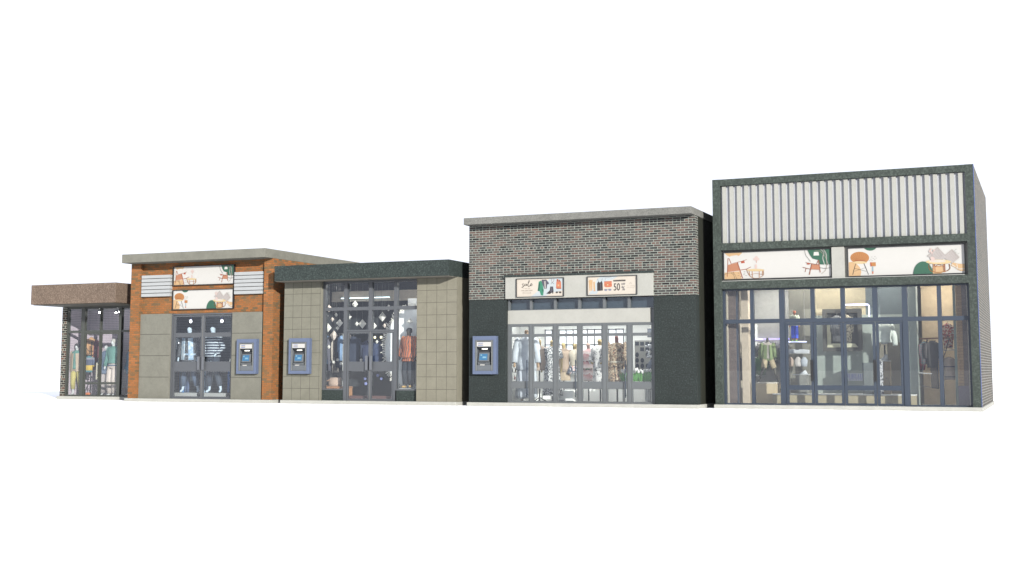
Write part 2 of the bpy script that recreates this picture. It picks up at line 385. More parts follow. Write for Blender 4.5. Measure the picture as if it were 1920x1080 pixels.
# ================================================================== BUILDING 3 : concrete tile shop
r3=thing('shop_building','square concrete tile shop with dark green granite canopy and diamond ornaments','building',(-18,0,0))
x0,x1=-20.848,-15.136
MB().box(x0,x1,-.53,.3,3.475,3.919).box(x0,x1,.3,6,3.56,3.919).box(x0,x0+.22,.3,6,3.475,3.56).box(x1-.22,x1,.3,6,3.475,3.56).build('canopy',M['granite'],r3)
MB().box(x0+.02,x1-.02,-.50,-.001,3.458,3.4745).build('soffit',M['soffit'],r3)
MB().box(x0,-19.57,0,.3,0,3.4745).build('tiled_wall',M['tile_l'],r3)
MB().box(-16.40,x1,0,.3,0,3.4745).build('tiled_wall',M['tile_r'],r3)
MB().box(x1-.2,x1,.3,5.9,0,3.4745).build('side_wall',M['tile_side'],r3)
MB().box(x0,x0+.2,.3,5.9,0,3.4745).build('side_wall',M['tile_side'],r3)
MB().box(x0+.2,x1-.2,5.7,5.9,0,3.4745).build('back_wall',M['tile_side'],r3)
MB().box(x0-.02,x1+.03,-.1,5.95,-.1,-.001).build('plinth',M['plinth'],r3,bevel=.01)
y=.14
MB().box(-19.57,-18.85,y-.03,y+.14,0,.30).build('granite_base',M['granite'],r3)
MB().box(-17.13,-16.40,y-.03,y+.14,0,.30).build('granite_base',M['granite'],r3)
m=MB()
for a,c,z in ((-19.57,-19.49,.30),(-18.86,-18.75,0),(-17.20,-17.10,0),(-16.45,-16.40,.30)): m.box(a,c,y-.03,y+.1,z,3.44)
m.box(-18.035,-17.92,y-.03,y+.1,2.035,3.44)
for a,c in ((-19.49,-18.86),(-18.75,-18.035),(-17.92,-17.20),(-17.10,-16.45)):
    m.box(a,c,y-.025,y+.09,2.60,2.70); m.box(a,c,y-.025,y+.09,3.40,3.44)
m.box(-18.75,-18.035,y-.025,y+.09,1.985,2.035); m.box(-17.92,-17.20,y-.025,y+.09,1.985,2.035); m.box(-18.035,-17.92,y-.028,y+.095,1.985,2.035)
m.box(-19.49,-18.86,y-.025,y+.09,.30,.34); m.box(-17.10,-16.45,y-.025,y+.09,.30,.34)
m.box(-19.57,-16.40,y-.02,y+.1,3.441,3.474)
fr=m.build('shopfront_frame',M['fr_grey'],r3)
for a,c in ((-19.49,-18.86),(-18.75,-18.035),(-17.92,-17.20),(-17.10,-16.45)): pane(fr,a,c,y+.03,2.70,3.40)
pane(fr,-19.49,-18.86,y+.03,.34,2.60); pane(fr,-17.10,-16.45,y+.03,.34,2.60); pane(fr,-18.75,-18.035,y+.03,2.035,2.60); pane(fr,-17.92,-17.20,y+.03,2.035,2.60)
for a,c,hx in ((-18.745,-17.98,-18.06),(-17.973,-17.205,-17.92)):
    door(r3,a,c,1.98,y-.01,M['fr_grey'],.055,.06,.05,[(.84,1.12)],hx=hx,hw=.075)
MB().box(-17.981,-17.972,y-.016,y+.03,.01,1.98).build('door_seam',M['steel'],r3)
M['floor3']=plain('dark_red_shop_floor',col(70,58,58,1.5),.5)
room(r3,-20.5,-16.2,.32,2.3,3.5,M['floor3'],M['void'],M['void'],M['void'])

# ================================================================== BUILDING 4 : brick over black granite
r4=thing('shop_building','tall shop with red and black brick above dark granite cladding and rough grey cornice','building',(-11.5,0,0))
x0,x1=-14.757,-8.295
MB().box(x0,x1+.01,-.391,6.0,4.87,5.061).build('cornice',M['conc_rough'],r4,bevel=.012)
MB().box(x0,x1,-.02,.28,2.81,4.869).build('brick_wall',M['brick4'],r4)
MB().box(x0,-13.63,0,.3,0,2.809).build('granite_wall',M['granite_wall'],r4)
MB().box(-9.43,x1,0,.3,0,2.809).build('granite_wall',M['granite_wall'],r4)
MB().box(x1-.2,x1-.004,.281,5.9,0,4.869).build('side_wall',M['granite_side'],r4)
MB().box(x0,x0+.2,.3,5.9,0,4.869).build('side_wall',M['granite_side'],r4)
MB().box(x0+.2,x1-.2,5.7,5.9,0,4.869).build('back_wall',M['granite_side'],r4)
MB().box(x0-.02,x1+.04,-.1,5.95,-.1,-.001).build('plinth',M['plinth'],r4,bevel=.01)
MB().box(-13.625,-9.42,-.085,.0-.021,2.812,3.405).build('sign_fascia',M['white_conc'],r4,bevel=.004)
MB().box(-13.66,-9.40,-.11,-.021,3.406,3.462).build('fascia_cap',M['granite'],r4,bevel=.004)
MB().box(-13.628,-9.56,.10,.2,2.13,2.50).build('white_band',M['white_conc'],r4)
MB().box(-9.56,-9.432,.14,.2,2.13,2.50).build('band_end',M['fr_grey4'],r4)
MB().box(-13.628,-9.432,.24,.29,2.50,2.809).build('clerestory_back',plain('slate_clerestory_panel',col(78,90,98,2.2),.4),r4)
m=MB()
xs=[(-13.63,-13.56),(-12.98,-12.90),(-12.275,-12.19),(-11.575,-11.49),(-10.875,-10.785),(-10.185,-10.095)]
for a,c in xs: m.box(a+.01,c-.01,.09,.2,2.51,2.808)
m.box(-13.62,-9.44,.1,.2,2.501,2.515)
clf=m.build('clerestory_frame',M['fr_grey4'],r4)
for i in range(6):
    a=xs[i][1]; c=xs[i+1][0] if i<5 else -9.44
    pane(clf,a-.01,c+.01,.17,2.515,2.808,M['glass_dark'])
y=.12
m=MB()
for a,c in xs+[(-9.50,-9.435)]: m.box(a,c,y-.03,y+.09,0,2.129)
m.box(-13.56,-9.50,y-.024,y+.08,2.085,2.128); m.box(-13.56,-9.50,y-.024,y+.08,0,.03)
m.build('shopfront_frame',M['fr_grey4'],r4)
edges=[(-13.557,-12.983),(-12.897,-12.278),(-12.187,-11.578),(-11.487,-10.878),(-10.782,-10.188),(-10.092,-9.503)]
for i,(a,c) in enumerate(edges):
    hx={0:-13.04,2:-11.63,4:-10.24}.get(i)
    d=door(r4,a,c,2.082,y-.015,M['fr_grey4'],.035,.05,.03,[(.38,.575),(1.775,1.855)],hx=hx,hz=(.16,1.15),hmat=M['fr_blue'],hstyle='bar')
M['w_in']=plain('white_interior_wall',col(214,215,211,1.1),.8,.04,3)
M['pale_floor']=plain('pale_screed_floor',col(206,208,204,1.2),.6,.05,3)
room(r4,-14.2,-9.2,.34,2.2,2.46,M['pale_floor'],M['w_in'],M['w_in'],M['w_in'])

# ================================================================== BUILDING 5 : fins and green granite frame
r5=thing('shop_building','tallest shop with green grey granite frame, white vertical fins and brick side wall','building',(-4.7,.5,0))
x0,x1=-7.955,-1.525; F=.5
m=MB(); m.box(x0,-7.755,F,F+.5,0,5.84); m.box(-1.715,x1,F,F+.5,0,5.84); m.box(-7.755,-1.715,F+.001,F+.5,5.665,5.838); m.box(-7.755,-1.715,F+.001,F+.3,3.975,4.16); m.box(-7.755,-1.715,F+.001,F+.3,2.965,3.165)
m.build('granite_frame',M['granite_frame'],r5)
MB().box(x1,x1+.012,F-.004,F+.03,0,5.842).build('corner_trim',M['navy_edge'],r5)
MB().box(x1-.2,x1-.003,F+.5,6.85,0,5.84).build('side_wall',M['brick5'],r5)
MB().box(x1-.002,x1+.006,F+.03,6.85,0,5.84).build('side_brick_facing',M['brick5'],r5)
MB().box(x0,x0+.2,F+.5,6.85,0,5.84).build('side_wall',M['granite_side'],r5)
MB().box(x0+.2,x1-.2,6.65,6.85,0,5.84).build('back_wall',M['granite_side'],r5)
MB().box(x0+.2,x1-.2,F+.5,6.65,5.7,5.8).build('roof',M['conc'],r5)
MB().box(-7.755,-1.715,F+.115,F+.3,4.16,5.665).build('fin_backing',plain('grey_fin_backing',col(196,199,206,2.3),.8,.06,18),r5)
for i in range(31):
    xa=-7.708+.1945*i
    MB().box(xa,xa+.097,F+.055,F+.115,4.163,5.655).build('fin',M['white_conc'],r5)
MB().box(-7.755,-1.715,F+.17,F+.3,3.165,3.975).build('sign_backing',M['white_conc'],r5)
MB().box(-4.94,-4.63,F+.06,F+.17,3.17,3.955).build('divider_panel',M['white_conc'],r5)
MB().box(-7.75,-1.80,F+.04,F+.17,3.166,3.180).build('sign_ledge',M['white'],r5)
MB().box(-7.75,-1.72,F+.1,F+.17,3.952,3.974).build('lintel_trim',M['fr_olive'],r5)
MB().box(x0-.02,x1+.03,F-.1,6.9,-.1,-.001).build('plinth',M['plinth'],r5,bevel=.01)
y=F+.16
m=MB()
for a,c,z0,z1 in ((-7.755,-7.70,0,2.964),(-7.045,-6.955,0,2.964),(-6.30,-6.165,0,2.964),(-5.505,-5.405,2.18,2.964),(-4.765,-4.66,2.18,2.964),(-3.99,-3.87,2.18,2.964),(-3.285,-3.155,0,2.964),(-2.465,-2.37,0,2.964),(-1.77,-1.715,0,2.964)):
    m.box(a,c,y-.03,y+.09,z0,z1)
for a,c in ((-7.70,-7.045),(-6.955,-6.30),(-6.165,-3.285),(-3.155,-2.465),(-2.37,-1.77)): m.box(a,c,y-.024,y+.08,2.075,2.18)
for a,c in ((-7.70,-7.045),(-6.955,-6.30),(-3.155,-2.465),(-2.37,-1.77)): m.box(a,c,y-.024,y+.08,0,.035)
for a,c in ((-7.70,-7.045),(-6.955,-6.30),(-6.165,-5.505),(-5.405,-4.765),(-4.66,-3.99),(-3.87,-3.285),(-3.155,-2.465),(-2.37,-1.77)): m.box(a,c,y-.024,y+.08,2.925,2.963)
fr=m.build('shopfront_frame',M['fr_blue'],r5)
for a,c in ((-7.70,-7.045),(-6.955,-6.30),(-6.165,-5.505),(-5.405,-4.765),(-4.66,-3.99),(-3.87,-3.285),(-3.155,-2.465),(-2.37,-1.77)): pane(fr,a,c,y+.03,2.18,2.925)
for a,c in ((-7.70,-7.045),(-6.955,-6.30),(-3.155,-2.465),(-2.37,-1.77)): pane(fr,a,c,y+.03,.035,2.075)
for i,(a,c,hx) in enumerate(((-6.16,-5.46,-5.50),(-5.45,-4.72,None),(-4.71,-3.94,-3.97),(-3.93,-3.29,None))):
    door(r5,a,c,2.07,y-.01,M['fr_blue'],.068,.06,.06,[(.38,.50)],hx=hx,hz=(.6,1.13),hw=.065,hmat=M['black'])
M['floor5']=slats('warm_oak_floor',col(206,184,150,1.3),col(160,136,104,1.3),.16,.95,0)
M['sage']=plain('sage_grey_wall',col(146,154,146,1.75),.8,.08,2)
M['cream_w']=plain('warm_cream_wall',col(186,176,156,2.2),.8,.05,2)
room(r5,-7.74,-1.75,y+.15,3.6,3.3,M['floor5'],M['cream_w'],M['cream_w'],plain('beige_ceiling',col(176,168,150,2.0),.8))

# ================================================================== WRITING
def lettering(txt,x0,x1,z0,z1,y,mat,parent,name='lettering'):
    cu=bpy.data.curves.new('txt','FONT'); cu.body=txt; cu.size=1; cu.extrude=.002
    ob=bpy.data.objects.new('txt',cu); C.objects.link(ob)
    dg=bpy.context.evaluated_depsgraph_get(); dg.update()
    me=bpy.data.meshes.new_from_object(ob.evaluated_get(dg)); me.name=name
    bpy.data.objects.remove(ob); bpy.data.curves.remove(cu)
    X=[v.co.x for v in me.vertices]; Z=[v.co.y for v in me.vertices]
    a,b_,c,d=min(X),max(X),min(Z),max(Z); o=world_loc(parent)
    for v in me.vertices:
        px,pz,py=v.co.x,v.co.y,v.co.z
        v.co=(x0+(px-a)/(b_-a)*(x1-x0)-o.x, y-.0004-py*.25-o.y, z0+(pz-c)/(d-c)*(z1-z0)-o.z)
    me.materials.clear(); me.materials.append(mat); me.update()
    t=bpy.data.objects.new(name,me); C.objects.link(t); t.parent=parent
    return t
pc=lambda n,r,g_,b_: plain(n,col(r,g_,b_),.5,.05,30)
ink={'rust':pc('ink_rust',172,92,56),'leather':pc('ink_leather',206,140,104),'peach':pc('ink_peach',232,192,142),'green':pc('ink_green',46,108,82),'tan':pc('ink_tan',206,140,76),'cane':pc('ink_cane',238,212,160),
 'white':pc('ink_white',240,238,232),'black':pc('ink_black',52,44,42),'pink':pc('ink_pink',238,212,204),'greyp':pc('ink_grey_pillow',204,196,192),'blue':pc('ink_blue',160,190,204),'pale':pc('ink_pale_blue',216,226,230),'cream':pc('ink_cream',236,226,212),
 'emer':pc('ink_emerald',60,150,118),'emerd':pc('ink_deep_green',34,100,80),'slate':pc('ink_slate',94,94,108),'coral':pc('ink_coral',226,134,96),'red':pc('ink_red',196,84,48),'lil':pc('ink_lilac',150,152,176),'lcream':pc('ink_line',196,178,160)}
IK=list(ink); IM=[ink[k] for k in IK]; I={k:i for i,k in enumerate(IK)}
class Art:
    def __init__(s,x0,x1,z0,z1,y): s.x0,s.x1,s.z0,s.z1,s.y=x0,x1,z0,z1,y; s.mb=MB(); s.k=0; s.map=None
    def P(s,p):
        u,v=s.map(*p); u=min(max(u,.002),.998); v=min(max(v,.004),.996)
        return (s.x0+u*(s.x1-s.x0), s.z1-v*(s.z1-s.z0))
    def split(s,name,root=None): s.parts=getattr(s,'parts',[]); s.parts.append((name,s.mb)); s.mb=MB()
    def nxt(s): s.k+=1; return s.y-.0003*s.k
    def poly(s,pts,c): s.mb.poly([s.P(p) for p in pts],s.nxt(),.00025,I[c])
    def ell(s,cx,cy,rx,ry,c): s.poly([(cx+rx*math.cos(2*PI*i/26),cy+ry*math.sin(2*PI*i/26)) for i in range(26)],c)
    def line(s,pts,w,c): s.mb.line([s.P(p) for p in pts],w,s.nxt(),.00025,I[c])
    def curve(s,pts,w,c,n=5):
        out=[]
        for i in range(len(pts)-1):
            p0=pts[max(i-1,0)];p1=pts[i];p2=pts[i+1];p3=pts[min(i+2,len(pts)-1)]
            for j in range(n):
                t=j/n
                out.append(tuple(.5*((2*p1[k])+(-p0[k]+p2[k])*t+(2*p0[k]-5*p1[k]+4*p2[k]-p3[k])*t*t+(-p0[k]+3*p1[k]-3*p2[k]+p3[k])*t**3) for k in (0,1)))
        out.append(pts[-1]); s.line(out,w,c)
def art_chairs(A,w=.012):
    A.map=lambda x,y:((x-95)/3115,(y-205+.034*(x-95))/795)
    A.poly([(110,205),(650,190),(600,240),(530,300),(480,268),(300,295),(260,322),(170,270)],'peach')
    A.poly([(100,800),(200,785),(560,755),(610,1000),(100,1010)],'peach')
    A.poly([(215,560),(490,500),(560,735),(200,780)],'leather')
    A.line([(210,370),(180,910)],w*1.6,'rust'); A.line([(240,370),(310,540)],w*1.5,'rust')
    A.line([(340,520),(600,460),(770,405)],w,'rust'); A.poly([(600,465),(700,440),(712,505),(606,518)],'red')
    A.line([(495,500),(640,960)],w*2,'rust'); A.line([(570,720),(760,690),(890,625)],w*1.4,'rust'); A.line([(375,770),(380,815)],w,'rust')
    A.line([(205,575),(200,770)],w,'rust')
    A.curve([(105,850),(250,805),(370,860),(405,1000)],w*.6,'black'); A.curve([(300,780),(400,840),(475,1000)],w*.5,'black')
    for x,y in ((520,810),(520,885),(590,915),(700,765),(700,810),(685,858),(750,885)): A.line([(x-22,y),(x+22,y)],w*.5,'black')
    for x,y,r in ((1010,390,40),(1060,345,45),(1110,390,40),(1060,430,30)): A.ell(x,y,r,r,'pink')
    A.line([(1060,500),(1060,440)],w*.7,'coral'); A.poly([(1010,560),(1060,540),(1080,600),(1070,690),(1010,690)],'pink')
    A.curve([(760,690),(800,800),(880,910),(1040,975),(1180,920),(1265,850),(1255,730)],w*1.1,'tan')
    for x in (840,930,1140,1240): A.line([(x,740),(x+(1040-x)*.05,920 if 880<x<1200 else 860)],w*1.3,'tan')
    A.curve([(850,870),(1040,820),(1240,850)],w*.6,'rust')
    A.ell(1030,718,262,36,'cane')
    A.split('armchair_print')
    A.map=lambda x,y:(1-(1130-x)/2909,(y-165-.034*(1130-x))/770)
    A.poly([(515,185),(1130,160),(1130,602),(960,606),(840,596),(800,475),(650,435),(580,330)],'green')
    A.curve([(870,168),(950,270),(922,420),(970,610)],w*2.2,'white'); A.curve([(940,165),(1010,300),(1020,480),(1065,610)],w*2.2,'white')
    A.curve([(730,215),(830,222),(920,290),(1000,420),(1018,600),(985,760),(880,862)],w*.9,'lcream')
    A.poly([(690,245),(810,245),(826,345),(676,350)],'white')
    A.curve([(435,190),(480,350),(590,515)],w*.6,'black')
    A.poly([(625,600),(830,622),(836,752),(600,740)],'leather')
    A.line([(470,550),(630,580),(830,615)],w,'rust'); A.poly([(500,565),(575,570),(570,605),(495,600)],'red')
    A.line([(625,590),(555,885)],w*1.7,'rust'); A.line([(810,480),(845,820)],w*1.5,'rust'); A.line([(795,490),(750,605)],w,'rust')
    A.line([(385,682),(510,718),(610,735)],w,'rust'); A.line([(470,715),(445,815)],w,'rust'); A.curve([(840,690),(980,715),(1110,690)],w*.6,'black')
def art_rattan(A,w=.012):
    A.map=lambda x,y:((x-15)/3197,(y-215+.035*(x-15))/770)
    A.poly([(0,600),(120,585),(250,640),(340,740),(375,870),(350,1000),(0,1000)],'peach')
    A.poly([(465,200),(820,180),(780,235),(700,270),(630,278),(550,262),(500,235)],'green')
    A.ell(340,472,268,168,'tan')
    for i in range(11):
        a=PI*(.05+.09*i); A.line([(340+60*math.cos(a),575-20*math.sin(a)),(340+255*math.cos(a),500-175*math.sin(a))],w*.35,'rust')
    A.ell(340,570,170,30,'rust'); A.ell(340,603,200,38,'cane')
    A.line([(225,640),(170,800),(130,940)],w*1.1,'black'); A.line([(455,630),(520,790),(575,935)],w*1.1,'black')
    A.line([(195,770),(330,800),(520,850)],w*.5,'black'); A.line([(180,850),(330,800),(480,750)],w*.4,'black')
    A.poly([(635,600),(790,595),(790,705),(640,708)],'tan'); A.poly([(630,600),(665,600),(670,708),(640,708)],'red'); A.poly([(680,712),(715,712),(718,850),(676,850)],'blue'); A.poly([(676,850),(718,850),(714,915),(682,915)],'coral')
    for x,y in ((680,450),(770,440),(725,490),(655,512),(760,522),(805,482),(620,555),(690,553)): A.line([(x-18,y),(x+18,y)],w*.4,'black')
    A.split('tub_chair_print')
    A.map=lambda x,y:(1-(1740-x)/3197,(y-95-.035*(1740-x))/800)
    A.poly([(1400,600),(1560,640),(1745,650),(1745,835),(1640,845),(1560,815),(1480,750),(1380,700)],'peach')
    A.line([(1400,670),(1500,740),(1580,790),(1740,785)],w*1.4,'white'); A.line([(1530,650),(1545,760)],w*1.1,'white')
    A.poly([(735,425),(1030,178),(1225,410),(1160,540),(960,560)],'greyp'); A.poly([(1180,470),(1225,400),(1415,240),(1605,465),(1400,640)],'greyp')
    for i in range(5):
        A.line([(800+i*62,440-i*52+30),(985+i*40,545-i*25)],w*.25,'lcream'); A.line([(1240+i*45,430-i*35),(1400+i*42,620-i*35)],w*.25,'lcream')
    A.line([(735,425),(1030,178),(1225,405)],w*.35,'lcream'); A.line([(1225,405),(1415,240),(1605,465),(1400,640)],w*.35,'lcream')
    A.poly([(350,960)]+[(620-270*math.cos(PI*i/20),955-375*math.sin(PI*i/20)) for i in range(21)],'green')
    A.poly([(880,960),(880,760),(940,700),(1150,700),(1160,860),(1110,960)],'peach')
    A.curve([(790,650),(775,740),(820,840),(940,885),(1080,885),(1240,850),(1340,780),(1330,650)],w*1.5,'tan')
    for x in (900,940,1180,1210): A.line([(x,650),(x,870)],w*1.4,'rust' if x in(940,1210) else 'tan')
    A.curve([(960,720),(1050,660),(1150,700)],w,'rust'); A.line([(940,725),(1180,730)],w*.8,'rust')
    A.ell(1040,592,340,66,'cane'); A.ell(1010,572,230,40,'cream')
    for x,y,r in ((820,290,35),(870,330,30),(930,260,25),(850,230,28)): A.ell(x,y,r,r,'pink')
    A.line([(880,410),(900,330),(960,240)],w*.7,'pink'); A.poly([(820,470),(880,440),(940,480),(945,570),(850,580)],'pink')
    for x,y in ((1520,240),(1480,285),(1515,320),(1590,350)): A.line([(x-20,y+5),(x+20,y-5)],w*.4,'emerd')
def sign(label,x0,x1,z0,z1,y,art,edge=.018,cat='sign',group=None,fm=None,pm=None,d=.05):
    r=thing('shop_sign',label,cat,((x0+x1)/2,y,z0),group)
    m=MB(); m.box(x0,x0+edge,y,y+d,z0,z1); m.box(x1-edge,x1,y,y+d,z0,z1); m.box(x0+edge,x1-edge,y+.001,y+d,z0,z0+edge); m.box(x0+edge,x1-edge,y+.001,y+d,z1-edge,z1)
    m.build('sign_frame',fm or M['fr_dark'],r)
    MB().box(x0+edge,x1-edge,y+.035,y+d,z0+edge,z1-edge).build('sign_panel',pm or M['sign_white'],r)
    A=Art(x0+edge,x1-edge,z0+edge,z1-edge,y+.0345); art(A); [q.build(n_,IM,r) for n_,q in getattr(A,'parts',[])]; A.mb.build('printed_artwork',IM,r)
    return r,A
sign('upper sign on orange brick shop, shaded along its top, leather chair and green corner print',-25.03,-22.73,3.485,4.085,.06,art_chairs,d=.08)
sign('lower sign on orange brick shop, rattan tub chair and green dome print',-25.03,-22.74,2.735,3.35,.06,art_rattan,d=.08)
sign('left wide white sign under the fins, leather armchairs and green corner print',-7.72,-4.955,3.21,3.935,.60,art_chairs,d=.06)
sign('right wide white sign under the fins, rattan tub chair and checked pillows print',-4.56,-1.78,3.20,3.93,.60,art_rattan,d=.06)
def art_sale(A):
    A.map=lambda x,y:((x-185)/1685,(y-150+.03*(x-185))/670)
    A.poly([(700,810),(1000,560),(1380,110),(1860,100),(1860,560),(1500,640),(1200,800)],'pale')
    A.poly([(980,240),(1070,195),(1120,330),(1165,560),(1140,765),(1060,750),(1010,600),(940,590)],'emer'); A.poly([(1000,260),(1030,330),(1000,590),(945,588)],'emerd'); A.poly([(1080,480),(1150,570),(1135,640)],'emerd')
    A.poly([(1090,165),(1250,160),(1360,300),(1310,350),(1290,330),(1270,500),(1180,512),(1090,260)],'slate'); A.poly([(1180,220),(1230,220),(1240,490),(1195,500)],'greyp')
    A.curve([(1440,130),(1450,220),(1470,270),(1520,210),(1530,120)],.007,'rust'); A.line([(1420,330),(1470,265),(1525,330)],.008,'black')
    A.poly([(1615,240),(1780,240),(1790,490),(1605,480)],'coral'); A.poly([(1620,470),(1790,480),(1790,510),(1620,510)],'rust'); A.poly([(1630,150),(1680,140),(1700,230),(1630,240)],'red'); A.poly([(1710,160),(1750,190),(1770,240),(1700,235)],'rust'); A.ell(1690,380,35,40,'peach')
    A.poly([(1400,425),(1500,425),(1515,600),(1500,690),(1478,690),(1470,640),(1390,700),(1255,690),(1380,570)],'black'); A.poly([(1430,440),(1480,440),(1480,600),(1400,640)],'slate')
    A.ell(1632,640,42,34,'black'); A.ell(1752,640,44,34,'black'); A.line([(1632,615),(1752,615)],.006,'black')
    w=.0095
    A.curve([(455,330),(400,320),(385,350),(420,390),(425,430),(390,465),(370,450),(430,410),(470,375)],w,'black')
    A.curve([(548,338),(508,325),(470,358),(474,396),(506,388),(548,335),(538,386),(572,380)],w,'black')
    A.curve([(570,370),(620,280),(650,220),(625,200),(600,290),(600,400),(625,435),(660,390)],w,'black')
    A.curve([(655,388),(705,368),(735,335),(720,310),(690,332),(680,375),(706,402),(765,350)],w,'black')
    A.line([(400,505),(440,505)],.006,'lcream'); A.line([(470,504),(560,503)],.006,'lcream'); A.line([(590,503),(680,502)],.006,'lcream')
    A.line([(410,640),(690,640),(690,690),(410,695),(410,640)],.004,'lcream')
def art_fifty(A):
    A.map=lambda x,y:((x-120)/1705,(y-130+.035*(x-120))/655)
    A.poly([(560,120),(1180,90),(1000,210),(700,300),(430,740),(130,760),(300,560),(450,200)],'pale')
    A.poly([(150,260),(180,230),(290,235),(280,620),(235,625),(230,330),(215,625),(180,620)],'peach'); A.poly([(310,300),(370,300),(385,630),(325,635)],'peach'); A.line([(320,630),(385,630)],.01,'coral')
    A.poly([(450,350),(500,285),(550,330),(612,262),(640,340),(650,610),(450,632)],'black'); A.line([(497,290),(465,190)],.006,'black'); A.line([(614,268),(632,175)],.006,'black'); A.poly([(560,360),(585,360),(600,590),(570,600)],'slate')
    A.poly([(700,285),(960,275),(970,460),(900,490),(750,492),(700,460)],'coral'); A.line([(700,292),(960,282)],.012,'red'); A.line([(705,405),(965,398)],.007,'red'); A.ell(820,405,28,26,'cane')
    A.line([(720,280),(760,140),(930,130)],.004,'lcream')
    A.ell(752,592,52,36,'lil'); A.ell(897,582,54,36,'lil'); A.line([(700,568),(950,560)],.005,'slate')
    A.poly([(1020,232),(1440,215),(1440,268),(1025,284)],'black')
    A.line([(1480,440),(1560,435)],.004,'lcream'); A.line([(1600,435),(1740,430)],.004,'lcream'); A.line([(1480,500),(1740,490),(1740,430)],.004,'lcream'); A.curve([(1570,370),(1610,320),(1650,360)],.005,'lcream')
cr=plain('poster_cream',col(240,229,214),.5,.02)
r,A=sign('cream sale poster with green coat, boot and sunglasses on the white fascia',-13.29,-11.90,2.845,3.355,-.125,art_sale,.014,pm=cr,d=.04)
a=A.P((345,600)); b_=A.P((755,548)); lettering('THE 2ND ITEM',a[0],b_[0],a[1],b_[1]-.004,A.y-.0003*(A.k+2),ink['lcream'],r)
r,A=sign('cream 50 percent off poster with black camisole and coral bag on the white fascia',-11.235,-9.845,2.845,3.355,-.125,art_fifty,.014,pm=cr,d=.04)
for txt,p,q,mt in (('50',(1035,612),(1248,345),'black'),('OFF',(1300,412),(1430,335),'slate'),('%',(1308,602),(1420,450),'slate'),('SPECIAL OFFER',(1050,262),(1415,236),'cream')):
    a=A.P(p); b_=A.P(q); lettering(txt,a[0],b_[0],a[1],b_[1],A.y-.0003*(A.k+2),ink[mt],r)

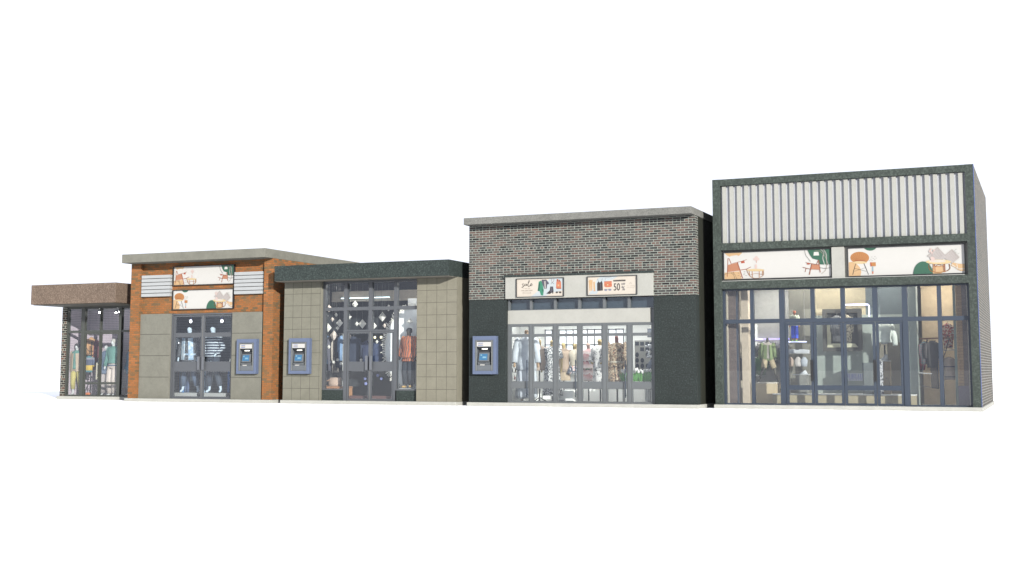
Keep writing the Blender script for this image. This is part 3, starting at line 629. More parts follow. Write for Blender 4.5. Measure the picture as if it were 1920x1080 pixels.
# ================================================================== ATMs
M['atm_blue']=plain('periwinkle_atm_surround',col(116,131,164),.45,.04)
M['atm_grey']=plain('atm_grey_plastic',col(122,128,134),.5,.05)
M['atm_dk']=plain('atm_dark_plastic',col(62,66,72),.5,.05)
M['atm_steel']=plain('atm_pale_trim',col(176,178,172),.4,.05)
M['screen']=emit('atm_screen',col(70,140,190,3.4),.05)
M['screen2']=emit('atm_screen_light',col(150,200,226,3.2),.05)
def atm(label,x,z,y):
    """x = left edge of the surround, z = bottom; wall face at y"""
    r=thing('cash_machine',label,'cash machine',(x+.36,y,z),'cash machines set into the shop walls')
    W,H,D=.706,1.04,.15; f=y-D
    m=MB(); l,rr,b0,t0=.065,.085,.09,.11
    m.box(x,x+l,f,y,z,z+H); m.box(x+W-rr,x+W,f,y,z,z+H); m.box(x+l,x+W-rr,f+.0005,y,z,z+b0); m.box(x+l,x+W-rr,f+.0005,y,z+H-t0,z+H)
    m.build('surround',M['atm_blue'],r,bevel=.004)
    ix0,ix1,iz0,iz1=x+l,x+W-rr,z+b0,z+H-t0
    m=MB(); m.box(ix0,ix0+.05,f+.012,y,iz0,iz1); m.box(ix1-.05,ix1,f+.012,y,iz0,iz1); m.box(ix0+.05,ix1-.05,f+.012,y,iz1-.035,iz1); m.box(ix0+.05,ix1-.05,f+.03,y,iz0,iz0+.16)
    m.build('fascia',M['atm_grey'],r,bevel=.003)
    MB().box(ix0+.046,ix0+.054,f+.006,f+.012,iz0+.01,iz1-.01).box(ix1-.056,ix1-.048,f+.006,f+.012,iz0+.01,iz1-.01).build('trim_strip',M['atm_steel'],r)
    MB().box(ix0+.05,ix1-.05,f+.12,y,iz0+.16,iz1-.035).build('recess_panel',M['atm_dk'],r)
    # header with sloping underside
    hx0,hx1=ix0+.06,ix1-.06; h1=iz1-.045; h0=h1-.135
    m=MB(); b=0
    m.v=[(hx0,f+.002,h0),(hx1,f+.002,h0),(hx1,f+.002,h1),(hx0,f+.002,h1),(hx0+.04,f+.12,h0-.10),(hx1-.04,f+.12,h0-.10),(hx1,f+.12,h1),(hx0,f+.12,h1)]
    for q in ((0,1,2,3),(5,4,7,6),(4,5,1,0),(3,2,6,7),(1,5,6,2),(4,0,3,7)): m.face(list(q))
    m.build('header',M['atm_dk'],r)
    h=MB().box(hx0+.004,hx1-.004,f-.003,f+.001,h0+.006,h1-.004).build('header_panel',M['sign_white'],r)
    lg=MB(); lx=hx0+.04
    lg.box(lx,lx+.15,f-.0045,f-.0031,h1-.045,h1-.03); lg.box(lx,lx+.15,f-.0045,f-.0031,h0+.028,h0+.043)
    lg.build('logo_stripe',plain('logo_blue',col(60,110,190),.5),h)
    MB().box(lx+.004,lx+.146,f-.0045,f-.0031,h0+.052,h1-.054).build('logo_patch',plain('logo_tan',col(206,196,186),.5),h)
    MB().obox(((hx0+hx1)/2,f+.062,h0-.055),(.17,.012,.035),rx=-math.atan(.10/.118)).build('lamp',emit('atm_lamp',(.9,.88,.8,1),.5),r)
    # screen bezel leaning back
    cx=(ix0+ix1)/2-.03; cz=iz0+.375
    bz=MB().obox((cx,f+.085,cz),(.32,.05,.25),rx=-.18).build('screen_bezel',M['atm_grey'],r,bevel=.006)
    MB().obox((cx-.01,f+.0585,cz+.005),(.235,.006,.175),rx=-.18).build('screen',M['screen'],bz)
    sm=MB(); sm.obox((cx-.075,f+.053,cz+.055),(.045,.004,.04),rx=-.18); sm.obox((cx+.02,f+.0545,cz-.005),(.11,.004,.045),rx=-.18); sm.obox((cx-.01,f+.055,cz-.05),(.16,.004,.012),rx=-.18)
    sm.build('screen_image',M['screen2'],bz)
    MB().obox((cx+.01,f+.075,iz0+.20),(.36,.08,.09),rx=.5).build('keypad_ledge',M['atm_grey'],r,bevel=.004)
    MB().box(cx-.06,cx+.075,f+.028,f+.034,iz0+.218,iz0+.236).build('card_slot',M['black'],r)
    MB().obox((cx-.03,f+.03,iz0+.165),(.13,.03,.022),rx=.4).build('receipt_tray',M['sign_white'],r)
    return r
atm('blue framed cash machine on the concrete panel of the orange brick shop',-22.46,.762,.06)
atm('blue framed cash machine on the pale square tiled wall of the granite canopy shop',-20.565,.765,0)
atm('blue framed cash machine on the black granite wall left of the six door panes',-14.578,.765,0)

# ================================================================== FIGURES AND GOODS
TORSO=((.862,.030,.030),(.845,.052,.040),(.822,.098,.050),(.79,.112,.060),(.72,.098,.066),(.66,.082,.058),(.61,.080,.056),(.56,.094,.066),(.52,.099,.068))
def torso_at(z):
    T=TORSO
    if z>=T[0][0]: return T[0][1:]
    for a,b_ in zip(T,T[1:]):
        if a[0]>=z>=b_[0]:
            t=(a[0]-z)/(a[0]-b_[0]); return (a[1]+(b_[1]-a[1])*t,a[2]+(b_[2]-a[2])*t)
    return T[-1][1:]
ARM=[(.108,0,.805),(.150,.005,.655),(.158,-.035,.515),(.158,-.05,.455)]
LEG=[(.052,0,.50),(.060,-.008,.28),(.058,.008,.045),(.062,-.065,.012)]
def mannequin(label,x,y,z,H,rz,skin,garments,group,armL=None,armR=None,legL=None,legR=None,head=True,stand=None,hair=None,name='mannequin',cat='mannequin'):
    r=thing(name,label,cat,(x,y,z),group); o=Vector((x,y,z))
    aL=armL or ARM; aR=armR or ARM; lL=legL or LEG; lR=legR or LEG
    L=lambda P,s:[(s*p[0],p[1],p[2]) for p in P]
    W=lambda p:(x+p[0]*H,y+p[1]*H,z+p[2]*H)
    V=[(0,0,.52),(0,0,.62),(0,-.005,.72),(0,0,.80),(0,0,.845)]; R=[(.085,.065),(.070,.052),(.085,.060),(.075,.045),(.028,.028)]
    Ed=[(0,1),(1,2),(2,3),(3,4)]
    if head:
        V+=[(0,-.008,.885),(0,-.012,.925),(0,-.005,.962)]; R+=[(.030,.034),(.043,.050),(.036,.040)]; Ed+=[(4,5),(5,6),(6,7)]
        V.append((0,-.06,.918)); R.append((.012,.014)); Ed.append((6,len(V)-1))      # nose and face ridge
    def chain(base,P,rad):
        prev=base
        for p,q in zip(P,rad):
            V.append(p); R.append(q); Ed.append((prev,len(V)-1)); prev=len(V)-1
    arms=garmarms=True
    if stand not in('form',):
        for s,A in ((1,aL),(-1,aR)): chain(3,L(A,s),[(.032,.032),(.022,.022),(.015,.015),(.013,.018)])
        for s,Q in ((1,lL),(-1,lR)) if not stand else (): chain(0,L(Q,s),[(.052,.055),(.034,.036),(.020,.020),(.018,.014)])
    me=bpy.data.meshes.new('body'); me.from_pydata([(p[0]*H,p[1]*H,p[2]*H) for p in V],Ed,[]); me.materials.append(skin)
    bo=bpy.data.objects.new('body',me); C.objects.link(bo); bo.parent=r
    sk=bo.modifiers.new('skin','SKIN'); sk.use_smooth_shade=True
    if not me.skin_vertices: me.attributes.update() if hasattr(me.attributes,'update') else None
    for i,q in enumerate(R):
        d=me.skin_vertices[0].data[i]; d.radius=(q[0]*H,q[1]*H); d.use_root=(i==0)
    ss=bo.modifiers.new('sub','SUBSURF'); ss.levels=1; ss.render_levels=1
    if hair: MB().ball(W((0,.004,.945)),(.052*H,.058*H,.052*H),12).build('hair',hair,r)
    for g_ in garments:
        k=g_[0]; mt=g_[1]; p=g_[2] if len(g_)>2 else {}
        m=MB(); wf=p.get('w',1.12); f=p.get('fold',.03)
        if k=='top':
            z0=p.get('z0',.50); z1=p.get('z1',.858); n=10; rings=[]
            for i in range(n+1):
                zz=z1+(z0-z1)*i/n; rx,ry=torso_at(zz); fl=p.get('flare',0)*max(0,(.62-zz))/.1
                rings.append((x,y,z+zz*H,(rx*wf+fl)*H,(ry*wf+.006+fl)*H,(z1-zz)/(z1-z0)))
            m.loft(rings,20,fold=f)
            sl=p.get('sleeve',1.0)
            if sl>0:
                for s,A in ((1,aL),(-1,aR)):
                    P=L(A,s)[:3]; sr=p.get('sr',.034)
                    if sl<=.5: P=[P[0],tuple(P[0][j]+(P[1][j]-P[0][j])*sl*2 for j in range(3))]; rr=[sr*1.15*H,sr*1.1*H]
                    else: P=[P[0],P[1],tuple(P[1][j]+(P[2][j]-P[1][j])*(sl-.5)*2 for j in range(3))]; rr=[sr*1.15*H,sr*H,sr*.85*H]
                    P=[(P[0][0]*.86,P[0][1],P[0][2]+.008)]+P; rr=[sr*1.1*H]+rr
                    m.tube([W(q) for q in P],rr,10)
        elif k=='lower':
            z0=p.get('z0',.05); w2=p.get('lw',.05)
            m.loft([(x,y,z+zz*H,a*H,b_*H) for zz,a,b_ in ((.60,.083,.060),(.56,.098,.070),(.51,.104,.074),(.47,.098,.068))],18,fold=f*.4)
            for s,Q in ((1,lL),(-1,lR)):
                P=L(Q,s)[:3]
                t=(P[1][2]-z0)/(P[1][2]-P[2][2]); 
                if z0<P[1][2]: e=tuple(P[1][j]+(P[2][j]-P[1][j])*t for j in range(3)); P=[(P[0][0],P[0][1],.53),P[1],e]
                else: t=(.5-z0)/(.5-P[1][2]); P=[(P[0][0],P[0][1],.53),tuple(P[0][j]+(P[1][j]-P[0][j])*t for j in range(3))]
                m.tube([W(q) for q in P],[(.062*H),(w2*.95*H),(w2*.8*H)][:len(P)],12)
        elif k=='skirt':
            z0=p.get('z0',.25); zt=p.get('z1',.61); fl=p.get('flare',.05); n=10; rings=[]
            for i in range(n+1):
                t=i/n; zz=zt+(z0-zt)*t; rx,ry=torso_at(max(zz,.52)) 
                rings.append((x,y,z+zz*H,(rx*1.1+fl*t)*H,(ry*1.1+fl*.8*t)*H,t))
            m.loft(rings,26,fold=p.get('fold',.07),kf=p.get('kf',7),ph=x*3)
        elif k=='open':     # two front panels of an open jacket
            z0=p.get('z0',.46)
            for s in (1,-1):
                m.obox((x+s*.062*H,y-.078*H,z+(.80+z0)/2*H),(.072*H,.014*H,(.80-z0)*H),rz=s*.5,ry=-s*.05)
        elif k=='shoes':
            for s,Q in ((1,lL),(-1,lR)):
                P=L(Q,s); m.ball(W((P[3][0],P[3][1]+.02,P[3][2]+.012)),(.026*H,.062*H,.022*H),10)
        elif k=='band': 
            zz=p['z']; rx,ry=torso_at(max(zz,.52)); wd=p.get('wd',1.16)
            m.loft([(x,y,z+(zz+d)*H,rx*wd*H,(ry*wd+.006)*H) for d in (.012,-.012)],20)
        elif k=='hat': m.loft([(x,y,z+.965*H,.085*H,.085*H),(x,y,z+.975*H,.08*H,.08*H),(x,y,z+1.04*H,.006*H,.006*H)],4)
        m.build(p.get('name',{'top':'jacket','lower':'trousers','skirt':'skirt','open':'jacket_front','shoes':'shoes','band':'belt','hat':'hat'}[k]),mt,r)
    if stand:
        m=MB(); m.tube([W((0,0,.52)),W((0,0,.02))],.012*H,8)
        if stand=='form':
            for a in (.5,2.6,4.7): m.tube([W((0,0,.07)),W((.12*math.cos(a),.12*math.sin(a),.006))],.008*H,6)
        else: m.loft([(x,y,z+.012*H,.12*H,.12*H),(x,y,z,.125*H,.125*H)],20)
        m.build('stand',M['black'],r)
    r.rotation_euler=(0,0,rz)
    return r
i_=lambda n,r,g_,b_,k=1.9,**kw: plain(n,col(r,g_,b_,k),.85,.10,8,**kw)
skin_w=plain('white_mannequin',col(205,206,206,1.9),.45,.03); skin_g=i_('grey_blue_mannequin',160,174,186,1.1); skin_d=i_('dark_mannequin_skin',70,62,54); gold=i_('straw_coloured_head',186,164,112); wood_head=i_('wood_head',176,146,112)
def hanging(label,x,y,ztop,w,l,mt,rz,group,th=.07,taper=.85,cat='garment',name='hanging_garment',rod=True,sleeves=True):
    r=thing(name,label,cat,(x,y,ztop),group)
    m=MB(); m.loft([(x,y,ztop-.05,.035,th*.4),(x,y,ztop-.08,w*.3,th*.8),(x,y,ztop-.12,w*.5,th),(x,y,ztop-.3*l-.06,w*.42*taper+.03,th*.9),(x,y,ztop-.7*l,w*.46*taper+.02,th),(x,y,ztop-l,w*.5*taper,th*1.1)],22,fold=.07,kf=6,ph=x*5)
    m.build('cloth',mt,r)
    if sleeves:
        s=MB()
        for q in (1,-1): s.tube([(x+q*w*.46,y,ztop-.11),(x+q*w*.56,y,ztop-.35*l-.05),(x+q*w*.54,y,ztop-.68*l)],[th*.75,th*.62,th*.5],10)
        s.build('sleeves',mt,r)
    h=MB(); h.tube([(x,y,ztop-.06),(x,y,ztop-.02),(x+.015,y,ztop),(x,y,ztop+.02),(x-.015,y,ztop)],.004,6); h.tube([(x-w*.42,y,ztop-.10),(x,y,ztop-.055),(x+w*.42,y,ztop-.10)],.007,6)
    h.build('hanger',M['steel'],r)
    r.rotation_euler=(0,0,rz); return r
def podium(label,x0,x1,y0,y1,z0,z1,mt,group=None,top=None,name='display_plinth',cat='plinth'):
    r=thing(name,label,cat,((x0+x1)/2,(y0+y1)/2,z0),group)
    MB().box(x0+.004,x1-.004,y0+.004,y1-.004,z0,z1-.03).build('base',mt,r); MB().box(x0,x1,y0,y1,z1-.03,z1).build('top',top or mt,r,bevel=.004); return r

# ---- shop 1
denim=i_('denim',96,112,134); mint=i_('mint_knit',116,164,154,2.4); cam=i_('beige_cloth',190,170,148,2.1); yel=i_('yellow_cloth',204,190,110,2.2)
g1='mannequins in the brown canopy shop'
mannequin('mannequin in beige jacket over aqua top and yellow trousers beside black brick pier',-30.52,1.95,0,1.80,.25,skin_w,[('lower',yel,{'z0':.13}),('top',mint,{'sleeve':0,'w':1.06,'name':'shirt'}),('top',cam,{'z0':.47,'w':1.0,'sr':.036,'name':'jacket'}),('open',cam)],g1,legL=[(.052,0,.5),(.085,-.02,.28),(.11,0,.045),(.12,-.06,.012)],hair=i_('sunglass_dark',60,58,60))
mannequin('mannequin in slate blue jacket with yellow patch, behind the right door leaf',-29.42,2.15,0,1.78,.2,skin_w,[('lower',i_('grey_trousers_one',176,166,164),{'z0':.06,'lw':.06}),('top',denim,{'z0':.48}),('skirt',denim,{'z0':.42,'flare':.02})],g1)
mannequin('mannequin in mint green cardigan, denim shorts and white trousers behind right door',-28.98,2.0,0,1.95,-.1,skin_w,[('lower',i_('off_white_trousers',214,200,190),{'z0':.05,'lw':.075}),('top',mint,{'z0':.56,'w':1.22,'sr':.042}),('band',denim,{'z':.53})],g1,hair=i_('pale_hat',190,186,180))
mannequin('mannequin in teal blue coat in the shaded right bay near orange brick',-28.32,2.1,0,1.75,-.4,skin_w,[('lower',denim),('top',i_('teal_coat',60,120,150),{'z0':.42})],g1)
t=thing('coat_stand','black bentwood coat stand carrying a striped jumper','coat stand',(-29.98,2.05,0)); m=MB(); x,y=-29.98,2.05
m.tube([(x,y,.35),(x,y,1.83)],.018,8); m.build('pole',M['black'],t)
m=MB()
for k in range(4):
    a=PI/4+k*PI/2; c,s=math.cos(a),math.sin(a)
    m.tube([(x,y,1.5),(x+.1*c,y+.1*s,1.52),(x+.17*c,y+.17*s,1.62),(x+.2*c,y+.2*s,1.70)],.012,6)
    m.tube([(x,y,1.36),(x+.08*c,y+.08*s,1.36),(x+.12*c,y+.12*s,1.44)],.01,6)
m.build('hooks',M['black'],t); m=MB()
for k in range(4):
    a=PI/4+k*PI/2; c,s=math.cos(a),math.sin(a)
    m.tube([(x,y,.45),(x+.05*c,y+.05*s,.42),(x+.13*c,y+.13*s,.25),(x+.24*c,y+.24*s,0.01)],.014,6)
    m.tube([(x+.02*c,y+.02*s,.62),(x+.11*c,y+.11*s,.6),(x+.12*c,y+.12*s,.5),(x+.03*c,y+.03*s,.47)],.01,6)
m.build('feet',M['black'],t)
hanging('striped jumper in grey, yellow and teal hanging from the coat stand',-29.97,1.93,1.40,.36,.60,pattern('jumper_stripes',[(0,col(80,140,150,1.9)),(.33,col(222,188,84,1.9)),(.60,col(90,98,120,1.9)),(.9,col(150,150,160,1.9))],1.55,'hstripe'),0,None)
t=thing('wooden_chest','low brown wooden chest with shoes on top behind the right door','chest',(-29.1,2.5,0)); MB().box(-29.4,-28.8,2.3,2.7,.02,.24).build('body',i_('brown_wood',150,110,84),t); MB().box(-29.42,-28.78,2.28,2.72,.24,.27).build('lid',i_('tan_wood',190,146,110),t,bevel=.004)
for q,(sx,sl) in enumerate(((-29.2,'left white shoe standing on the brown wooden chest'),(-28.96,'right white shoe standing on the brown wooden chest'))):
    o=MB().ball((sx,2.42,.30),(.045,.10,.035),10).ball((sx,2.47,.335),(.035,.045,.045),10).build('shoe',skin_w,None,at=(sx,2.42,.27)); tag(o,sl,'shoe')
o=MB().ball((-29.9,1.85,.07),(.10,.07,.06),12).build('orange_bag',i_('orange_leather',216,120,66),None,at=(-29.9,1.85,0)); tag(o,'small orange bag on the floor below the coat stand','bag')
hanging('tan orange scarf dress hanging by left wall of the brown canopy shop',-30.42,2.5,2.05,.22,.95,i_('tan_dress',196,150,104),.9,None)
hanging('navy and red jacket hanging behind the beige jacket mannequin',-30.30,2.62,1.95,.3,.9,i_('red_navy_jacket',130,60,74),.6,None)
M['lamp_w']=emit('lamp_white',(1,.95,.86,1),3.0)
def added_lamp(label,x,y,z,w,d,mt,cat='ceiling light',name='added_light',group=None,rz=0,housing=None):  # glowing panel added out of view to brighten a shop interior
    r=thing(name,label,cat,(x,y,z),group)
    MB().box(x-w/2-.01,x+w/2+.01,y-d/2-.01,y+d/2+.01,z-.025,z).build('housing',housing or M['steel'],r); MB().box(x-w/2,x+w/2,y-d/2,y+d/2,z-.03,z-.0255).build('diffuser',mt,r)
    return r
E1=emit('panel_white',(1,.97,.93,1),30.0); E2=emit('panel_cool',(.9,.95,1,1),2.2); E3=emit('panel_bright',(1,.99,.97,1),6.5); E5=emit('panel_warm',(1,.95,.87,1),14.0)
for k,(xx,yy,zz) in enumerate(((-30.25,1.95,2.93),(-29.55,1.9,2.93),(-29.2,2.3,2.93),(-28.7,1.9,2.93),(-28.35,2.3,2.93),(-27.85,2.0,2.93))):
    r=thing('ceiling_spot',('leftmost','second from left','third from left','fourth from left','fifth from left','rightmost')[k]+' of six small ceiling spots in the brown canopy shop','ceiling light',(xx,yy,zz),'ceiling spots in the brown canopy shop')
    MB().loft([(xx,yy,2.929,.05,.05),(xx,yy,2.83,.045,.045)],14).build('housing',M['steel'],r); MB().loft([(xx,yy,2.829,.028,.028),(xx,yy,2.80,.02,.02)],14).build('bulb',E1,r)

# ---- shop 2
g2='mannequins in the orange brick shop'
podium('low white plinth under the denim jacket mannequin',-25.35,-24.28,.45,.95,0,.17,M['white'])
podium('low white plinth under the striped jumper mannequin',-24.10,-23.25,.45,.95,0,.17,M['white'])
knit=pattern('salt_pepper_knit',[(0,col(130,134,140,2.2)),(.5,col(44,48,56,2.2))],45,'noise')
tee=pattern('navy_white_stripes',[(0,col(32,44,64,1.5)),(.6,col(190,200,208,1.5))],12,'hstripe',.02)
wash=pattern('washed_denim',[(0,col(88,118,150,1.5)),(.45,col(140,166,190,1.5)),(.62,col(196,206,214,1.5))],7,'noise',interp='LINEAR')
darkpants=i_('charcoal_trousers',64,74,88)
mannequin('mannequin in washed denim jacket and speckled cardigan, left of the glass door pair',-24.80,.68,.17,2.13,.15,skin_g,[('lower',i_('blue_grey_trousers',84,102,126),{'z0':.10}),('top',knit,{'z0':.44,'w':1.24,'sr':.04,'name':'cardigan'}),('open',wash,{'z0':.48}),('band',wash,{'z':.56,'wd':1.28})],g2,legL=[(.052,0,.5),(.09,-.02,.28),(.16,0,.045),(.17,-.05,.012)],legR=[(.052,0,.5),(.08,0,.28),(.10,.01,.045),(.11,-.05,.012)])
mannequin('mannequin in navy and white striped jumper, right of the glass door pair',-23.90,.68,.17,2.13,-.1,skin_g,[('lower',darkpants,{'z0':.10}),('top',tee,{'z0':.52,'w':1.2,'sr':.038,'flare':.01,'name':'jumper'})],g2,armL=[(.108,0,.805),(.17,.03,.66),(.13,-.08,.56),(.10,-.1,.52)],legL=[(.052,0,.5),(.11,-.02,.28),(.17,0,.045),(.18,-.05,.012)])
gj='jeans hanging along the bottom of the orange brick shop window'
for k,(xx,cc,lb) in enumerate(((-25.36,(66,110,160),'mid blue jeans hanging at far left edge of the glass doors'),(-25.16,(60,74,100),'dark indigo jeans hanging second from left behind the cardigan mannequin'),(-24.42,(120,140,160),'pale grey blue jeans hanging just left of the door seam'),(-23.50,(58,100,158),'bright blue jeans hanging right of the striped jumper mannequin'),(-23.30,(96,136,180),'light blue jeans hanging second from the right door edge'),(-23.12,(50,84,140),'deep blue jeans hanging at far right edge of glass doors'))):
    r=thing('hanging_jeans',lb,'jeans',(xx,1.05,.95),gj); m=MB(); mt=i_('jeans_%d'%k,*cc,.9)
    m.loft([(xx,1.05,.95,.085,.04),(xx,1.05,.80,.095,.045),(xx,1.05,.70,.09,.045)],16,fold=.04)
    for s in (-1,1): m.tube([(xx+s*.045,1.05,.76),(xx+s*.05,1.05,.45),(xx+s*.05,1.05,.10)],[.048,.042,.04],10)
    m.build('denim',mt,r); MB().box(xx-.09,xx+.09,1.0,1.10,.94,.965).build('waistband',mt,r)
tag(MB().tube([(-25.6,1.05,1.02),(-22.9,1.05,1.02)],.012,8).build('hanging_rail',M['steel'],None,at=(-24.2,1.05,1.02)),'steel rail holding the row of jeans in the orange brick shop','rail')
bulb=emit('bulb_glow',(.92,.95,1,1),3.2)
for xx,zz,lb in ((-24.96,2.41,'pendant bulb above the denim jacket mannequin'),(-23.76,2.40,'pendant bulb above the striped jumper mannequin')):
    r=thing('pendant_bulb',lb,'lamp',(xx,.9,2.6),'bulbs in the orange brick shop'); MB().tube([(xx,.9,2.598),(xx,.9,2.47)],.008,6).build('cord',M['black'],r)
    MB().loft([(xx,.9,2.50,.02,.02),(xx,.9,2.455,.045,.045)],12).build('cap',i_('violet_cap',110,110,200),r); MB().ball((xx,.9,zz),(.042,.042,.055),12).build('bulb',bulb,r)
for xx,zz,lb in ((-25.42,1.73,'upper tiny spotlight at left of orange brick shop'),(-25.30,1.59,'lower tiny spotlight at left of orange brick shop')):
    r=thing('spotlight',lb,'lamp',(xx,.95,zz),None); MB().ball((xx,.94,zz),.022,10).build('bulb',bulb,r); MB().tube([(xx,.96,zz),(xx,1.05,zz)],[.028,.02],8).build('cap',M['steel'],r)
r=thing('dome_lamp','white dome lamp behind the striped jumper mannequin','lamp',(-23.42,1.25,1.0)); xx=-23.42
MB().loft([(xx,1.25,1.14,.24,.2),(xx,1.25,1.22,.22,.19),(xx,1.25,1.30,.14,.12),(xx,1.25,1.34,.03,.03)],20).build('lamp_shade',emit('shade_glow',(.9,.92,.88,1),.35),r); MB().tube([(xx,1.25,1.13),(xx,1.25,.01)],.015,8).build('pole',M['black'],r)
o=MB().obox((-25.52,1.6,1.55),(.03,.9,1.3),rz=.3,ry=.35).build('leaning_board',i_('grey_board',128,134,140,1.5),None,at=(-25.5,1.6,1.0)); tag(o,'grey leaning board at far left behind denim jacket mannequin','board')
added_lamp('long added unseen light panel above jeans in the orange brick shop',-24.2,1.1,2.99,1.6,.25,E3)  # added above the door head, unseen, to light the jeans and mannequins

# ---- shop 3
om=plain('folded_white_paper',col(220,217,208,1.3),.7,.05,5); om2=plain('folded_pink_paper',col(206,192,180,1.4),.7,.05,5)
octs=[(-19.64,2.70,.115,'upper left transom, half hidden'),(-18.78,2.81,.11,'second top pane under the cream beam'),(-19.80,2.48,.10,'cut by left frame'),(-19.39,2.50,.062,'small one at top right of the left bay'),(-19.55,2.375,.072,'small one in middle of the left bay'),(-19.73,2.13,.135,'large one low at left edge'),(-19.27,2.26,.125,'large one at right edge of left bay'),(-19.365,2.115,.068,'small one overlapping a large one'),(-19.52,1.90,.15,'largest one in front of the clothes rail'),(-18.98,2.44,.13,'large one cut by second bay frame'),(-18.71,2.23,.07,'small one touching a large one'),(-18.55,2.227,.14,'large one in middle of second bay'),(-18.91,1.86,.065,'small one in left door leaf top'),(-17.65,2.68,.10,'third bay transom edge'),(-17.88,2.425,.14,'large white one centred in third bay'),(-18.13,2.16,.13,'large one cut by third bay frame'),(-17.775,2.164,.07,'small one next to the fringed disc'),(-18.054,1.70,.058,'small one in right door leaf'),(-19.63,1.56,.066,'small one above ribbon by the clothes rail')]
for k,(xx,zz,rr,lb) in enumerate(octs):
    yy=.55+.05*(k%3); r=thing('paper_diamond','folded paper diamond, '+lb,'paper ornament',(xx,yy,zz),'paper diamonds hanging in the tile shop window')
    m=MB(); d=rr*.5; m.v=[(xx,yy,zz+rr),(xx+rr*.95,yy,zz),(xx,yy,zz-rr),(xx-rr*.95,yy,zz),(xx+rr*.06,yy-d,zz+rr*.04),(xx,yy+d,zz)]
    for a,c in ((0,3),(3,2),(2,1),(1,0)): m.face([a,c,4]); m.face([c,a,5])
    m.build('diamond',om if k%4 else om2,r); MB().tube([(xx,yy,zz+rr),(xx,yy,3.43)],.0015,4).build('thread',M['white'],r)
o=MB().box(-19.99,-16.3,1.25,1.45,2.93,3.24).build('ceiling_beam',i_('cream_beam',206,194,176,1.8),r3)
r=thing('tube_light','long thin tube light on the cream beam, tile shop','lamp',(-18.8,1.2,3.03)); MB().box(-19.66,-17.95,1.22,1.249,3.015,3.05).build('housing',M['white'],r); MB().tube([(-19.62,1.19,3.03),(-17.95,1.19,3.03)],.014,8).build('tube',emit('tube_glow',(.75,.92,1,1),1.6),r)
r=thing('clothes_rail','white clothes rail at left of the tile shop','clothes rail',(-19.65,.95,0)); MB().tube([(-19.98,.95,.02),(-19.98,.95,1.955),(-19.38,.95,1.955),(-19.38,.95,.02)],.014,8).build('frame',M['white'],r)
for k,(xx,cc,l,lb) in enumerate(((-19.90,(120,146,180),.9,'pale blue shirt, leftmost on the white clothes rail'),(-19.78,(100,100,112),1.1,'grey coat, second on the white clothes rail'),(-19.64,(200,190,178),1.15,'cream dress in middle of the white clothes rail'),(-19.52,(46,52,66),1.0,'dark navy shirt, fourth on the white clothes rail'),(-19.42,(130,160,196),.8,'light blue shirt, rightmost on the white clothes rail'))):
    hanging(lb,xx,.95,1.95,.26,l,i_('rail_cloth_%d'%k,*cc),1.1,'clothes on the white rail',.03)
hanging('dark blue shirt with pale collar inside the left door leaf',-19.02,.95,1.92,.42,1.0,i_('night_blue',44,54,74),.2,None,.05)
hanging('navy coat, hanging in middle of tile shop left door leaf',-18.62,1.1,1.80,.36,.75,i_('navy_one',48,58,88),.3,None,.06)
hanging('navy coat with pale tie hanging in tile shop right door leaf',-18.22,1.0,1.78,.34,.72,i_('navy_two',56,70,104),.3,None,.06)
for k,(xx,zz,lb) in enumerate(((-19.56,1.11,'left white paper blossom under the clothes rail'),(-19.42,1.18,'middle white paper blossom under the clothes rail'),(-19.30,1.07,'right white paper blossom under the clothes rail'),(-18.62,1.17,'white paper blossom left of the tile shop door handles'),(-18.05,.72,'upper blue white paper blossom in right door lower pane'),(-17.93,.63,'lower blue white paper blossom in right door lower pane'),(-18.48,.63,'upper paper blossom in left door lower pane'),(-18.45,.48,'lower paper blossom in left door lower pane'))):
    m=MB(); n=5 
    for j in range(n): a=2*PI*j/n; m.ball((xx+.026*math.cos(a),.72,zz+.026*math.sin(a)),(.026,.02,.028),8)
    tag(m.build('paper_blossom',om if k<4 else i_('blue_white_paper',150,160,220),None,at=(xx,.72,zz)),lb,'paper ornament','paper blossoms in the tile shop')
for xx,lb in ((-18.21,'left yellow bulb in the tile shop right door'),(-18.0,'right yellow bulb in the tile shop right door')):
    r=thing('pendant_bulb',lb,'lamp',(xx,.8,1.9),'yellow bulbs in the tile shop'); MB().ball((xx,.8,1.83),(.035,.035,.045),10).build('bulb',emit('yellow_bulb',(.95,.86,.5,1),1.0),r); MB().tube([(xx,.8,1.87),(xx,.8,3.43)],.003,5).build('cord',M['black'],r)
tag(MB().box(-19.86,-19.0,.34,.75,.34,.40).build('window_shelf',i_('orange_wood',190,132,84,2.2),None,at=(-19.4,.5,.34)),'orange wood shelf under the pink bag at tile shop window','shelf')
r=thing('handbag','large pink beige leather bag on the orange wood shelf','handbag',(-19.38,.52,.40)); m=MB(); m.loft([(-19.38,.52,.402,.21,.10),(-19.38,.52,.50,.215,.11),(-19.37,.52,.62,.20,.07),(-19.37,.52,.66,.19,.03)],16,fold=.05); m.build('body',i_('pink_leather',204,176,156,2.0),r); MB().tube([(-19.5,.45,.6),(-19.62,.44,.55),(-19.66,.44,.45),(-19.6,.44,.41)],.014,6).build('handle',i_('tan_strap',170,130,100),r)
r=thing('wooden_crate','small upright wooden crate at left door lower pane','crate',(-18.92,.52,.13)); MB().box(-19.0,-18.84,.45,.62,.13,.40).build('body',i_('crate_wood',196,142,92,2.2),r,bevel=.004); MB().box(-19.01,-18.83,.44,.63,.36,.385).build('band',i_('crate_band',160,110,70,2.2),r)
podium('dark low step across the tile shop door with red edge',-19.0,-17.1,.45,.85,.0,.13,i_('red_edge',110,76,72),name='display_step',cat='step')
